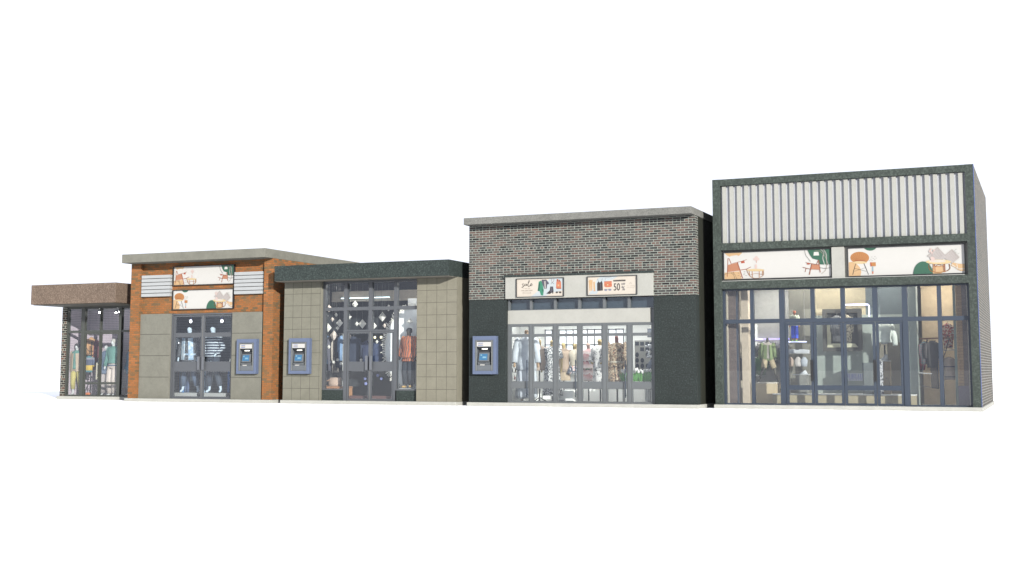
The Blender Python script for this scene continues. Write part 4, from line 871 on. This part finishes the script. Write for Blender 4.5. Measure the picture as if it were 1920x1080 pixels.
# fringed disc and backdrop
r=thing('fringed_screen','big round white screen with feathery fringe behind the orange blouse mannequin','screen',(-16.9,.74,.3)); cx_,cz_,rx_,rz_=-16.88,1.51,.96,1.18
m=MB(); m.disc(cx_,cz_,rx_,rz_,.74,.05,n=40); m.build('panel',plain('white_screen',col(215,217,216,1.1),.7,.03),r)
m=MB()
for k in range(90):
    a=PI*.42+PI*1.2*k/89; q=random.uniform(.05,.16); c,s=math.cos(a),math.sin(a)
    m.obox((cx_+(rx_+q/2-.02)*c,.73+random.uniform(-.02,.03),cz_+(rz_+q/2-.02)*s),(q+.04,.012,.026),ry=-a+random.uniform(-.25,.25))
m.build('fringe',plain('fringe_paper',col(220,216,206,1.15),.7),r)
podium('white box under orange blouse mannequin in right bay of the tile shop',-17.12,-16.5,.30,.70,0,.36,M['white'])
MB().box(-17.12,-16.25,.80,.84,.0,2.95).build('display_backdrop',plain('white_backdrop',col(215,215,211,1.05),.8,.03),r3)
blouse=pattern('orange_striped_blouse',[(0,col(60,54,70,1.8)),(.22,col(186,108,62,1.8)),(.48,col(190,80,60,1.8)),(.62,col(200,128,74,1.8)),(.82,col(140,104,90,1.8))],13,'vstripe',.10)
blk=i_('black_trousers',44,50,58)
mannequin('mannequin with dark head, orange striped blouse and black trousers, right bay of tile shop',-16.88,.45,.36,1.74,-.15,skin_d,[('lower',blk,{'z0':.06,'lw':.072}),('top',blouse,{'z0':.50,'w':1.42,'sr':.048,'flare':.02,'name':'blouse'}),('skirt',blouse,{'z1':.53,'z0':.44,'flare':.03,'fold':.1}),('shoes',i_('gold_shoes',196,160,96))],'mannequins in the tile shop',hair=i_('dark_wig',44,46,48),legL=[(.052,0,.5),(.06,-.02,.28),(.07,0,.05),(.075,-.06,.02)])
k=len(octs); xx,yy,zz,rr=-16.86,.45,2.25,.12
r=thing('paper_diamond','folded paper diamond hovering like a hat above the orange blouse mannequin','paper ornament',(xx,yy,zz),'paper diamonds hanging in the tile shop window'); m=MB(); m.v=[(xx,yy,zz+rr),(xx+rr,yy,zz),(xx,yy,zz-rr*.5),(xx-rr,yy,zz),(xx,yy-.06,zz),(xx,yy+.06,zz)]
for a,c in ((0,3),(3,2),(2,1),(1,0)): m.face([a,c,4]); m.face([c,a,5])
m.build('diamond',om,r)

added_lamp('narrow added unseen light panel above the orange blouse mannequin in the tile shop',-16.8,.40,3.498,.7,.07,E1,housing=M['white'])  # added fill light, hidden above the glass, for backdrop and mannequin
added_lamp('narrow added unseen light panel above the clothes rail bay in the tile shop',-19.2,.40,3.498,.6,.07,E1,housing=M['white'])  # added fill light, hidden above the glass, for the paper diamonds
# ---- shop 4
g4='mannequins in the black granite shop'
pale=i_('pale_blue_coat',196,202,208,1.7); suede=i_('suede',186,168,150,1.8); spk=pattern('black_white_speckle',[(0,col(216,216,214,1.6)),(.5,col(50,56,60,1.6))],34,'noise')
tanv=i_('tan_dress_cloth',168,148,128,1.9); tan2=i_('light_tan_cloth',192,172,144,1.9); cream=pattern('cream_lace',[(0,col(214,208,194,1.7)),(.6,col(180,170,150,1.7))],40,'noise',interp='LINEAR')
flor=pattern('dark_floral_skirt',[(0,col(60,66,78,1.7)),(.52,col(200,200,200,1.7)),(.60,col(206,120,90,1.7)),(.68,col(70,76,90,1.7))],16,'noise')
pinkd=pattern('pink_white_bands',[(0,col(214,206,200,1.7)),(.5,col(204,176,172,1.7)),(.8,col(190,140,140,1.7))],5.5,'hstripe',.3,'LINEAR')
zebra=pattern('white_black_brush_print',[(0,col(212,210,206,1.6)),(.56,col(60,60,62,1.6)),(.62,col(212,210,206,1.6))],13,'noise')
kim=pattern('brown_floral_kimono',[(0,col(90,76,64,1.8)),(.38,col(150,124,94,1.8)),(.47,col(196,182,156,1.8)),(.54,col(176,116,80,1.8)),(.57,col(90,82,72,1.8)),(.66,col(170,148,120,1.8))],11,'noise')
mannequin('large mannequin in long pale blue white coat behind the leftmost door pane',-13.28,.60,0,2.08,.3,wood_head,[('lower',pale,{'z0':.05,'lw':.09}),('top',pale,{'z0':.42,'w':1.25,'sr':.05,'flare':.01,'name':'coat'}),('skirt',pale,{'z0':.06,'flare':.04,'name':'coat_skirt'})],g4)
mannequin('dress form in tan suede jacket on black tripod pole, second door pane',-12.98,.80,0,1.80,.25,gold,[('top',suede,{'z0':.48,'w':1.2,'sr':.038,'flare':.01}),('open',suede,{'z0':.5})],g4,stand='form')
mannequin('mannequin in black and white speckled dress at right edge of second pane',-12.60,.80,0,1.78,.1,gold,[('top',spk,{'z0':.50,'w':1.2,'sleeve':.45,'name':'bodice'}),('skirt',spk,{'z0':.10,'flare':.05})],g4,stand='pole')
mannequin('mannequin in tan wrap dress with lighter lower half, third door pane',-12.43,1.25,.0,1.72,0,gold,[('top',tanv,{'z0':.48,'w':1.15,'sr':.032,'name':'bodice'}),('skirt',tan2,{'z0':.34,'z1':.54,'flare':.0,'fold':.06})],g4,stand='pole')
mannequin('mannequin in cream lace blouse and dark floral skirt, right of third door pane',-12.09,1.25,.0,1.69,0,gold,[('top',cream,{'z0':.58,'w':1.15,'sr':.034,'name':'blouse'}),('skirt',flor,{'z0':.46,'flare':.06})],g4,stand='pole')
mannequin('mannequin in pale pink banded sleeveless dress, left of fourth door pane',-11.70,1.25,.0,1.70,0,i_('pinkish_head',190,160,146),[('top',pinkd,{'z0':.5,'w':1.15,'sleeve':.3,'name':'bodice'}),('skirt',pinkd,{'z0':.34,'flare':.03}),('band',i_('green_belt',90,120,90),{'z':.53}),('band',i_('wine_belt',150,84,90),{'z':.66})],g4,stand='pole')
mannequin('mannequin in white coat with black brush print, right of fourth door pane',-11.20,.80,0,1.80,-.2,gold,[('top',zebra,{'z0':.48,'w':1.22,'sr':.04,'name':'coat'}),('skirt',zebra,{'z0':.2,'flare':.03})],g4,armL=[(.108,0,.805),(.165,.01,.66),(.10,-.10,.60),(.06,-.11,.58)],armR=[(.108,0,.805),(.165,.01,.66),(.10,-.10,.60),(.06,-.11,.58)],stand='pole')
mannequin('large mannequin in brown floral kimono robe, fifth door pane',-10.66,.62,0,1.88,.1,i_('red_brown_head',150,96,84),[('top',kim,{'z0':.50,'w':1.3,'sr':.066,'name':'robe'}),('skirt',kim,{'z0':.30,'flare':.07}),('band',i_('pale_sash',204,196,176),{'z':.58,'wd':1.34})],g4,stand='pole')
r=thing('tulip_planter','row of white tulips with green leaves in a long pale planter','tulips',(-10.05,.45,0))
MB().box(-10.5,-9.66,.38,.56,.40,.58).build('planter',plain('planter_grey',col(180,182,180,2.0),.6),r,bevel=.006)
for lx in (-10.45,-9.75): MB().box(lx,lx+.05,.43,.51,0,.40).build('leg',M['steel'],r)
lf=MB(); hd=MB(); st=MB()
for k in range(150):
    bx=random.uniform(-10.48,-9.68); by=random.uniform(.40,.54); hh=random.uniform(.16,.29); lean=random.uniform(-.09,.09); w_=random.uniform(.010,.018); n=len(lf.v)
    lf.v+=[(bx-w_,by,.58),(bx+w_,by,.58),(bx+lean*.5+w_*1.3,by-.02,.58+hh*.55),(bx+lean*.5-w_*1.3,by-.02,.58+hh*.55),(bx+lean,by-.03,.58+hh)]; lf.face([n,n+1,n+2,n+3]); lf.face([n+3,n+2,n+4])
for k in range(26):
    bx=-10.47+.8*k/25+random.uniform(-.012,.012); by=random.uniform(.40,.52); hz=.58+random.uniform(.24,.32)
    st.tube([(bx,by,.58),(bx+.01,by,hz-.03)],.005,5); hd.loft([(bx+.01,by,hz-.045,.010,.010),(bx+.01,by,hz-.015,.031,.031),(bx+.01,by,hz+.02,.026,.026),(bx+.01,by,hz+.045,.012,.012)],8,fold=.15,kf=3)
lf.build('leaves',i_('tulip_leaf',84,146,66,1.5),r); st.build('stems',i_('tulip_stem',110,160,96,2.0),r); hd.build('flowers',i_('tulip_white',224,222,216,1.7),r)
r=thing('patterned_screen','cut out screen of dark ovals and squares above the tulips','screen',(-9.95,1.2,.8)); m=MB().box(-10.35,-9.5,1.2,1.24,.75,1.68); m.build('panel',i_('screen_base',176,176,168,2.0),r); m=MB()
for k in range(6):
    for j in range(6):
        xx=-10.28+.145*k; zz=.84+.15*j
        if (k+j)%5==4: continue
        if j>3 and k<3: m.poly([(xx-.055,zz-.05),(xx+.055,zz-.05),(xx+.055,zz+.05),(xx-.055,zz+.05)],1.192,.008)
        else: m.disc(xx,zz,.05 if k<3 else .068,.066,1.192,.008,16)
m.build('ovals',i_('screen_dark',52,60,70,2.2),r)
r=thing('vase','large dark round vase of white flowers behind the tulips, rightmost pane','vase',(-9.72,.95,.6)); MB().loft([(-9.72,.95,.6,.08,.08),(-9.72,.95,.72,.17,.17),(-9.72,.95,.92,.22,.22),(-9.72,.95,1.1,.15,.15),(-9.72,.95,1.16,.10,.10)],22).build('pot',i_('dark_pot',66,76,90,1.6),r); m=MB()
for k in range(24): m.ball((-9.72+random.uniform(-.2,.16),.9+random.uniform(-.08,.08),1.22+random.uniform(0,.42)),random.uniform(.028,.05),8)
m.build('flowers',i_('pale_flowers',206,208,210,1.7),r); MB().box(-9.95,-9.5,.8,1.1,0,.6).build('stand',M['w_in'],r)
r=thing('hanging_board','small dark framed board hanging at top of rightmost pane','sign',(-9.9,1.3,1.7)); MB().box(-10.02,-9.55,1.3,1.33,1.76,2.0).build('frame',i_('board_frame',80,86,96,1.6),r); MB().box(-9.98,-9.6,1.29,1.3,1.80,1.96).build('board',i_('board_face',110,116,124,1.6),r)
r=thing('steel_window','black grid window in the back wall behind the dress mannequins','window',(-12.4,2.1,.8)); m=MB()
for xx in [-13.34+.215*k for k in range(12)]: m.box(xx-.011,xx+.011,2.10,2.13,.78,2.04) if True else None
for zz in (.80,1.20,1.60,2.02): m.box(-13.35,-10.96,2.095,2.135,zz-.012,zz+.012)
m.build('frame',M['black'],r); MB().box(-13.34,-10.97,2.14,2.18,.79,2.03).build('pane',emit('daylight_panes',(.86,.9,.92,1),.42),r)
podium('white angular display box with black edge line behind third pane',-12.62,-12.02,.9,1.4,0,.33,M['w_in']); 
MB().box(-12.63,-12.01,.885,.905,.03,.045).build('edge_line',M['black'],bpy.data.objects[[o.name for o in bpy.data.objects if o.name.startswith('display_plinth')][-1]])
r=thing('shelf_unit','narrow white shelf of small coloured bottles and boxes at far left pane','shelf',(-13.85,1.0,0)); MB().box(-14.02,-13.62,1.0,1.25,0,.56).build('cabinet',M['w_in'],r)
for j in range(5): MB().box(-14.02,-13.62,1.0,1.2,.60+.2*j,.615+.2*j).build('board',M['w_in'],r)
MB().box(-14.03,-14.0,1.0,1.25,.56,1.46).box(-13.64,-13.61,1.0,1.25,.56,1.46).build('upright',M['w_in'],r)
cl=((60,70,110),(196,80,70),(120,170,170),(70,74,84),(206,196,170),(150,150,160),(190,120,90)); n=0
for j in range(5):
    for k in range(3):
        c_=cl[(j*3+k)%7]; xx=-13.93+.1*k+.02*(j%2); z_=.616+.2*j
        q=MB(); q.loft([(xx,1.05,z_,.022,.022),(xx,1.05,z_+.07,.022,.022),(xx,1.05,z_+.09,.009,.009),(xx,1.05,z_+.12,.009,.009)],8)
        tag(q.build('bottle',i_('bottle_%d'%(j*3+k),*c_,1.7),None,at=(xx,1.05,z_)),'small coloured bottle on the narrow white shelf at far left pane','bottle','bottles on the narrow white shelf')
for k,(xx,yy) in enumerate(((-13.5,1.0),(-12.3,.9),(-11.2,.9),(-10.1,.9))):
    added_lamp(('leftmost','second','third','rightmost')[k]+' of four added unseen white light panels in the black granite shop',xx,yy,2.45,.9,.9,E3,group='added light panels in the black granite shop')  # added panels behind the white band, unseen, to whiten the interior

# ---- shop 5
g5='mannequins in the fin fronted shop'
MB().box(-7.74,-7.50,.95,1.4,.0,3.295).build('interior_pier',M['brick_int'],r5)
MB().box(-7.50,-7.45,1.0,1.05,.0,3.295).build('interior_door_frame',M['fr_blue'],r5)
MB().box(-7.42,-7.24,1.25,1.5,.0,3.295).build('interior_column',i_('beige_column',206,190,168,2.1),r5)
MB().box(-3.30,-3.02,1.3,1.75,.0,3.295).build('interior_column',M['sage'],r5)
MB().box(-3.02,-1.76,2.7,2.8,0,3.295).build('right_bay_wall',i_('warm_tan_wall',204,182,148,1.25),r5)
MB().box(-2.13,-2.07,1.0,1.06,.0,3.295).build('interior_door_frame',i_('sage_trim',120,134,126,2.0),r5)
MB().box(-2.06,-1.92,1.0,1.3,.5,3.295).build('interior_pier',M['brick_tan'],r5)
MB().box(-1.92,-1.752,.9,1.3,.5,3.295).build('interior_pier',M['brick_int'],r5)
MB().box(-2.06,-1.752,.895,1.3,0,.499).build('interior_pier_base',i_('plum_base',110,100,112,2.0),r5)
MB().box(-5.62,-3.30,1.9,2.0,0,2.3).build('feature_wall',M['sage'],r5)
MB().box(-5.62,-4.32,1.9,2.0,2.301,3.295).build('feature_wall_top',i_('cream_gold',186,174,144,2.1),r5)
MB().box(-4.32,-3.30,1.9,2.0,2.301,3.295).build('feature_wall_top',i_('slate_top',92,102,104,2.1),r5)
MB().box(-7.72,-6.3,2.85,2.95,0,3.295).build('left_bay_wall',i_('left_bay_grey',200,200,196,1.3),r5)
MB().box(-6.3,-5.62,1.9,2.0,0,3.295).build('dark_bay_wall',i_('taupe_wall',118,116,104,1.9),r5)
podium('beige stepped plinth under the green jacket mannequin',-7.22,-6.55,1.35,2.0,0,.56,i_('beige_plinth',206,186,150,2.0),top=i_('pale_plinth_top',222,214,196,1.9))
gj=i_('green_bomber',118,134,88,2.0); stone=i_('stone_mannequin',176,160,130,2.0)
mannequin('mannequin in open olive green bomber jacket and shorts mid stride on beige plinth',-6.82,1.6,.56,1.22,.35,i_('bronze_head',96,92,80,2.2),[('lower',stone,{'z0':.30,'lw':.065,'name':'shorts'}),('top',i_('grey_tee',150,144,134,1.9),{'z0':.5,'sleeve':0,'w':1.06,'name':'shirt'}),('top',gj,{'z0':.46,'w':1.0,'sr':.05}),('open',gj,{'z0':.48})],g5,legL=[(.052,0,.5),(.13,-.05,.29),(.20,.03,.06),(.22,-.03,.02)],legR=[(.052,0,.5),(.10,-.10,.30),(.20,-.05,.06),(.23,-.10,.02)])
r=thing('shoe_wall','white shelves of trainers under a violet light band, left bay','shelf',(-6.9,2.7,.6))
m=MB(); 
for j in range(4): m.box(-7.65,-6.42,2.55,2.8,.98+.18*j,.995+.18*j)
m.build('board',M['white'],r); MB().box(-7.65,-6.42,2.7,2.74,1.70,1.74).build('light_band',emit('violet_band',(.45,.38,.95,1),.7),r)
ns=0
for j in range(4):
    for k in range(8):
        xx=-7.58+.15*k; z_=.996+.18*j; q=MB(); q.ball((xx,2.60,z_+.035),(.035,.085,.032),8); q.ball((xx,2.66,z_+.06),(.03,.035,.04),8)
        tag(q.build('trainer',i_('trainer_%d'%((j+k)%3),*((220,220,216),(120,130,120),(180,176,170))[(j+k)%3],1.7),None,at=(xx,2.6,z_)),'small trainer on the shelves under the violet light band','shoe','trainers on the wall shelves')
hanging('dark green jacket hanging left of the green bomber mannequin',-7.12,2.1,1.30,.30,.55,i_('dark_green_jacket',70,110,62,2.0),.4,None)
hanging('black jacket hanging at left of the first bay behind the column',-7.6,1.9,1.25,.3,.65,i_('black_jacket_one',50,52,58,1.8),.4,None)
r=thing('hanging_shelf','slim violet lit glass shelf carrying the child mannequin','shelf',(-6.05,1.3,1.6)); MB().box(-6.33,-5.78,1.2,1.5,1.595,1.62).build('board',emit('shelf_edge',(.62,.66,.95,1),.5),r); MB().box(-6.32,-6.31,1.34,1.35,1.62,2.94).box(-5.80,-5.79,1.34,1.35,1.62,2.94).build('hanger_wire',M['steel'],r)
mannequin('child mannequin in grey hoodie, bright blue trousers and lime shoes on hanging shelf',-6.05,1.34,1.62,.80,0,i_('orange_skin',190,112,80,1.9),[('lower',i_('vivid_blue',60,90,220,1.8),{'z0':.10,'lw':.065}),('top',i_('grey_hoodie',186,190,170,1.9),{'z0':.5,'w':1.25,'sr':.045,'name':'hoodie'}),('shoes',i_('lime_shoes',170,230,70,1.7))],g5,hair=i_('ginger_hair',190,104,70))
r=thing('folded_stack_shelf','white shelf of upright folded white clothes below child mannequin','shelf',(-6.0,1.4,1.3)); MB().box(-6.33,-5.70,1.3,1.6,1.30,1.32).build('board',M['white'],r)
m=MB()
for k in range(20): m.box(-6.32+.031*k,-6.298+.031*k,1.34,1.55,1.321,1.40+random.uniform(0,.015))
m.build('folded_clothes',i_('folded_white',212,214,216,1.7),r)
for k,(xx,cc,lb) in enumerate(((-6.2,(176,156,140),'beige top hanging left below the folded clothes shelf'),(-6.0,(196,190,184),'pale top hanging in middle below the folded clothes shelf'),(-5.84,(180,186,192),'grey top hanging right below the folded clothes shelf'))):
    hanging(lb,xx,1.45,1.27,.16,.30,i_('undershelf_%d'%k,*cc),.2,'tops below the folded clothes shelf',.04,sleeves=False)
podium('long low white platform across the doors of the fin fronted shop',-6.60,-3.05,1.05,1.85,0,.28,i_('platform_side',170,158,128,2.0),top=plain('platform_top',col(232,232,226,1.8),.5,.02))
r=thing('side_table','white wedge topped table on the long platform, left door','table',(-5.85,1.35,.28)); MB().box(-5.98,-5.74,1.2,1.55,.28,.75).build('pedestal',i_('taupe_pedestal',126,126,118,1.9),r); MB().box(-6.1,-5.68,1.18,1.57,.75,.775).build('table_top',M['white'],r); MB().loft([(-5.85,1.35,.776,.12,.10),(-5.82,1.35,.84,.05,.05),(-5.80,1.35,.88,.01,.01)],12).build('folded_cloth',i_('folded_cloth',196,200,204),r)
# frame with shirts
r=thing('picture_frame','large dark square hanging frame around two patterned tee shirts','frame',(-4.87,1.6,1.36)); m=MB(); a0,a1,c0,c1=-5.38,-4.39,1.36,2.45; fw=.10; m.box(a0,a0+fw,1.6,1.68,c0,c1); m.box(a1-fw,a1,1.6,1.68,c0,c1); m.box(a0+fw,a1-fw,1.6,1.68,c0,c0+fw); m.box(a0+fw,a1-fw,1.6,1.68,c1-fw,c1); m.build('frame',i_('dark_taupe_frame',80,78,70,2.4),r)
m=MB(); m.poly([(a0+fw,c0+fw),(a1-fw,c0+fw),(a1-fw-.10,c0+fw+.10),(a0+fw+.10,c0+fw+.10)],1.66,.02); m.poly([(a0+fw,c0+fw),(a0+fw+.10,c0+fw+.10),(a0+fw+.10,c0+.65),(a0+fw,c0+.75)],1.661,.02); m.build('bevel',i_('pale_bevel',206,204,176,1.9),r)
MB().box(a0+fw,a1-fw,1.70,1.72,c0+fw,c1-fw).build('back_board',i_('dark_board',70,70,66,2.4),r)
lf1=pattern('grey_leaf_print',[(0,col(110,110,108,1.8)),(.5,col(70,72,74,1.8))],30,'noise'); lf2=pattern('cream_leaf_print',[(0,col(206,196,170,1.8)),(.52,col(90,82,70,1.8))],30,'noise')
hanging('grey leaf print tee hanging left inside the dark square frame',-4.99,1.45,2.33,.26,.72,lf1,.1,'tees in the dark square frame',.05)
hanging('cream leaf print tee hanging right inside the dark square frame',-4.74,1.40,2.33,.26,.75,lf2,-.1,'tees in the dark square frame',.05)
vio=emit('violet_tube',(.62,.60,1,1),1.5)
for lb,bx in (('horizontal violet white light tube above the dark square frame',(-4.85,-4.21,1.5,1.54,2.53,2.56)),('short vertical violet tube right of the dark square frame',(-4.20,-4.175,1.5,1.54,2.24,2.53)),('vertical white light strip left of the dark square frame',(-5.61,-5.575,1.5,1.54,2.22,2.80))):
    r=thing('light_tube',lb,'lamp',(bx[0],1.5,bx[4])); MB().box(*bx).build('tube',vio,r); MB().box(bx[0]-.006,bx[1]+.006,1.541,1.56,bx[4]-.006,bx[5]+.006).build('housing',M['white'],r)
mannequin('headless bust in plain white jumper at the rightmost door leaf',-3.80,1.25,.66,1.62,.25,M['white'],[('top',i_('white_jumper',206,212,202,1.8),{'z0':.56,'z1':.85,'w':1.3,'sr':.045,'name':'jumper'})],g5,head=False,stand='form')
MB().box(-4.12,-3.30,1.75,1.88,.28,1.58).build('concrete_block',i_('taupe_block',120,114,98,1.9),r5)
r=thing('display_pedestal','brown pedestal with black and white branch print carrying a white shoe','pedestal',(-3.83,1.1,.28)); MB().box(-3.83,-3.67,1.08,1.3,.28,1.095).build('body',i_('brown_pedestal',140,124,96,2.0),r); MB().box(-3.965,-3.831,1.09,1.3,.28,1.095).build('printed_side',pattern('branch_print',[(0,col(206,206,206,1.7)),(.52,col(60,60,66,1.7))],24,'noise'),r); MB().box(-3.99,-3.66,1.06,1.32,1.096,1.115).build('top',M['white'],r)
q=MB(); q.loft([(-3.82,1.15,1.117,.11,.05),(-3.82,1.15,1.14,.115,.05),(-3.79,1.15,1.18,.075,.045),(-3.76,1.15,1.23,.045,.04),(-3.76,1.15,1.27,.03,.03)],14); tag(q.build('high_top_shoe',M['white'],None,at=(-3.82,1.15,1.117)),'white high top shoe on the brown pedestal','shoe')
podium('grey box pedestal between the middle door leaves',-4.34,-4.08,1.1,1.4,.28,1.06,i_('grey_box',104,110,108,1.9),name='display_pedestal',cat='pedestal')
r=thing('printed_band','violet branch print band low across the sage feature wall','decoration',(-4.2,1.88,.6)); m=MB()
for k in range(60):
    xx=-4.95+.027*k
    m.line([(xx,.62+random.uniform(0,.05)),(xx+random.uniform(-.03,.03),.78)],.006,1.89,.006)
m.build('branches',i_('violet_ink',90,84,190,1.9),r); MB().box(-4.98,-3.32,1.894,1.899,.60,.80).build('band',i_('band_pale',190,196,206,1.9),r)
# right bay
r=thing('clothes_rail','wooden clothes rail on leaning black trestle, right bay','clothes rail',(-2.65,1.6,0)); MB().tube([(-3.0,1.6,1.66),(-2.1,1.6,1.68)],.018,8).build('rail',i_('rail_wood',150,110,80,2.0),r)
for q_ in ([(-2.80,1.55,1.64),(-3.0,1.5,.5),(-2.55,1.4,.42)],[(-2.28,1.6,1.66),(-2.45,1.5,1.1)],[(-2.62,1.6,1.62),(-2.55,1.4,.42)]): MB().tube(q_,.014,6).build('leg',M['black'],r)
MB().obox((-2.86,1.5,.80),(.30,.22,.02),ry=.08).build('shelf',M['white'],r)
gr='clothes on the wooden rail in the right bay'
hanging('red and green plaid shirt on the wooden rail',-2.88,1.55,1.64,.22,.62,pattern('plaid',[(0,col(60,80,80,1.8)),(.55,col(176,70,90,1.8)),(.7,col(60,90,96,1.8))],18,'grid'),.5,gr,.05)
hanging('long charcoal coat on the wooden rail',-2.68,1.5,1.66,.30,.72,i_('charcoal_coat',66,62,60,1.9),.2,gr,.08)
hanging('grey brown trousers below the charcoal coat',-2.66,1.62,1.12,.18,.70,i_('grey_brown_trousers',130,118,104,1.9),.2,gr,.06,sleeves=False)
hanging('red and white folk print dress hanging at right bay',-2.32,1.75,2.10,.24,.68,pattern('folk_print',[(0,col(206,190,170,1.8)),(.5,col(190,70,60,1.8)),(.6,col(80,70,70,1.8))],22,'noise'),.1,None,.05)
hanging('grey cardigan with dark hem stripes under the folk print dress',-2.30,1.6,1.26,.28,.62,pattern('cardigan_stripes',[(0,col(176,160,146,1.9)),(.80,col(70,72,80,1.9)),(.9,col(176,160,146,1.9))],4.0,'hstripe'),.1,None,.06)
tag(MB().box(-2.48,-2.14,1.7,1.95,1.37,1.39).build('wall_shelf',M['white'],None,at=(-2.3,1.8,1.37)),'small white wall shelf below the folk print dress','shelf')
hanging('red top hanging beside the sage column in the right bay',-3.0,2.3,1.28,.16,.40,i_('red_top',190,70,80,1.9),.5,None,.04,sleeves=False)
for k,(xx,yy) in enumerate(((-6.8,1.9),(-5.9,1.35),(-4.9,1.3),(-3.7,1.3),(-2.5,1.9))):
    added_lamp(('leftmost','second from left','middle','second from right','rightmost')[k]+' of five added unseen warm light panels in the fin fronted shop',xx,yy,3.29,.7,.6,E5,group='added light panels in the fin fronted shop')  # added panels above the beam, unseen, to brighten the displays

# ================================================================== LIGHT, SKY, CAMERA
sd=Vector((1.10,-1.0,.352)).normalized()       # towards the sun
el=math.asin(sd.z); az=math.atan2(sd.x,sd.y)
su=bpy.data.lights.new('sun','SUN'); su.energy=5.0; su.angle=math.radians(.5); su.color=(1,.965,.90)
so=bpy.data.objects.new('sun',su); C.objects.link(so); so.rotation_euler=(-sd).to_track_quat('-Z','Y').to_euler(); so.location=(10,-20,12)
w=bpy.data.worlds.new('World'); S.world=w; w.use_nodes=True; nt=w.node_tree; nt.nodes.clear()
out=nt.nodes.new('ShaderNodeOutputWorld'); mx=nt.nodes.new('ShaderNodeMixShader')
b1=nt.nodes.new('ShaderNodeBackground'); b2_=nt.nodes.new('ShaderNodeBackground'); sky=nt.nodes.new('ShaderNodeTexSky')
sky.sky_type='NISHITA'; sky.sun_disc=False; sky.sun_elevation=el; sky.sun_rotation=az; sky.dust_density=2.0
b1.inputs[1].default_value=.10; b2_.inputs[0].default_value=(.90,.94,1.06,1); b2_.inputs[1].default_value=.61
tc=nt.nodes.new('ShaderNodeTexCoord'); sp=nt.nodes.new('ShaderNodeSeparateXYZ'); mr=nt.nodes.new('ShaderNodeMapRange')
mr.inputs['From Min'].default_value=.36; mr.inputs['From Max'].default_value=.72; mr.inputs['To Min'].default_value=1; mr.inputs['To Max'].default_value=.75; mr.interpolation_type='SMOOTHSTEP'
nt.links.new(tc.outputs['Generated'],sp.inputs[0]); nt.links.new(sp.outputs[2],mr.inputs[0]); nt.links.new(sky.outputs[0],b1.inputs[0])
nt.links.new(mr.outputs[0],mx.inputs[0]); nt.links.new(b1.outputs[0],mx.inputs[1]); nt.links.new(b2_.outputs[0],mx.inputs[2]); nt.links.new(mx.outputs[0],out.inputs[0])
cd=bpy.data.cameras.new('camera'); co=bpy.data.objects.new('camera',cd); C.objects.link(co); S.camera=co
co.location=(0,-30.813,.9); co.rotation_euler=(PI/2+.10033,0,.40523)
cd.sensor_width=36; cd.lens=2305.1/1920*36; cd.shift_x=-15.35/1920; cd.shift_y=-79.74/1920; cd.clip_end=3000; cd.clip_start=.1
S.view_settings.view_transform='Standard'; S.view_settings.look='None'; S.view_settings.exposure=1.0; S.view_settings.gamma=1
S.render.engine='CYCLES'; S.cycles.transparent_max_bounces=16; S.cycles.max_bounces=6
S.render.resolution_x=1024; S.render.resolution_y=576
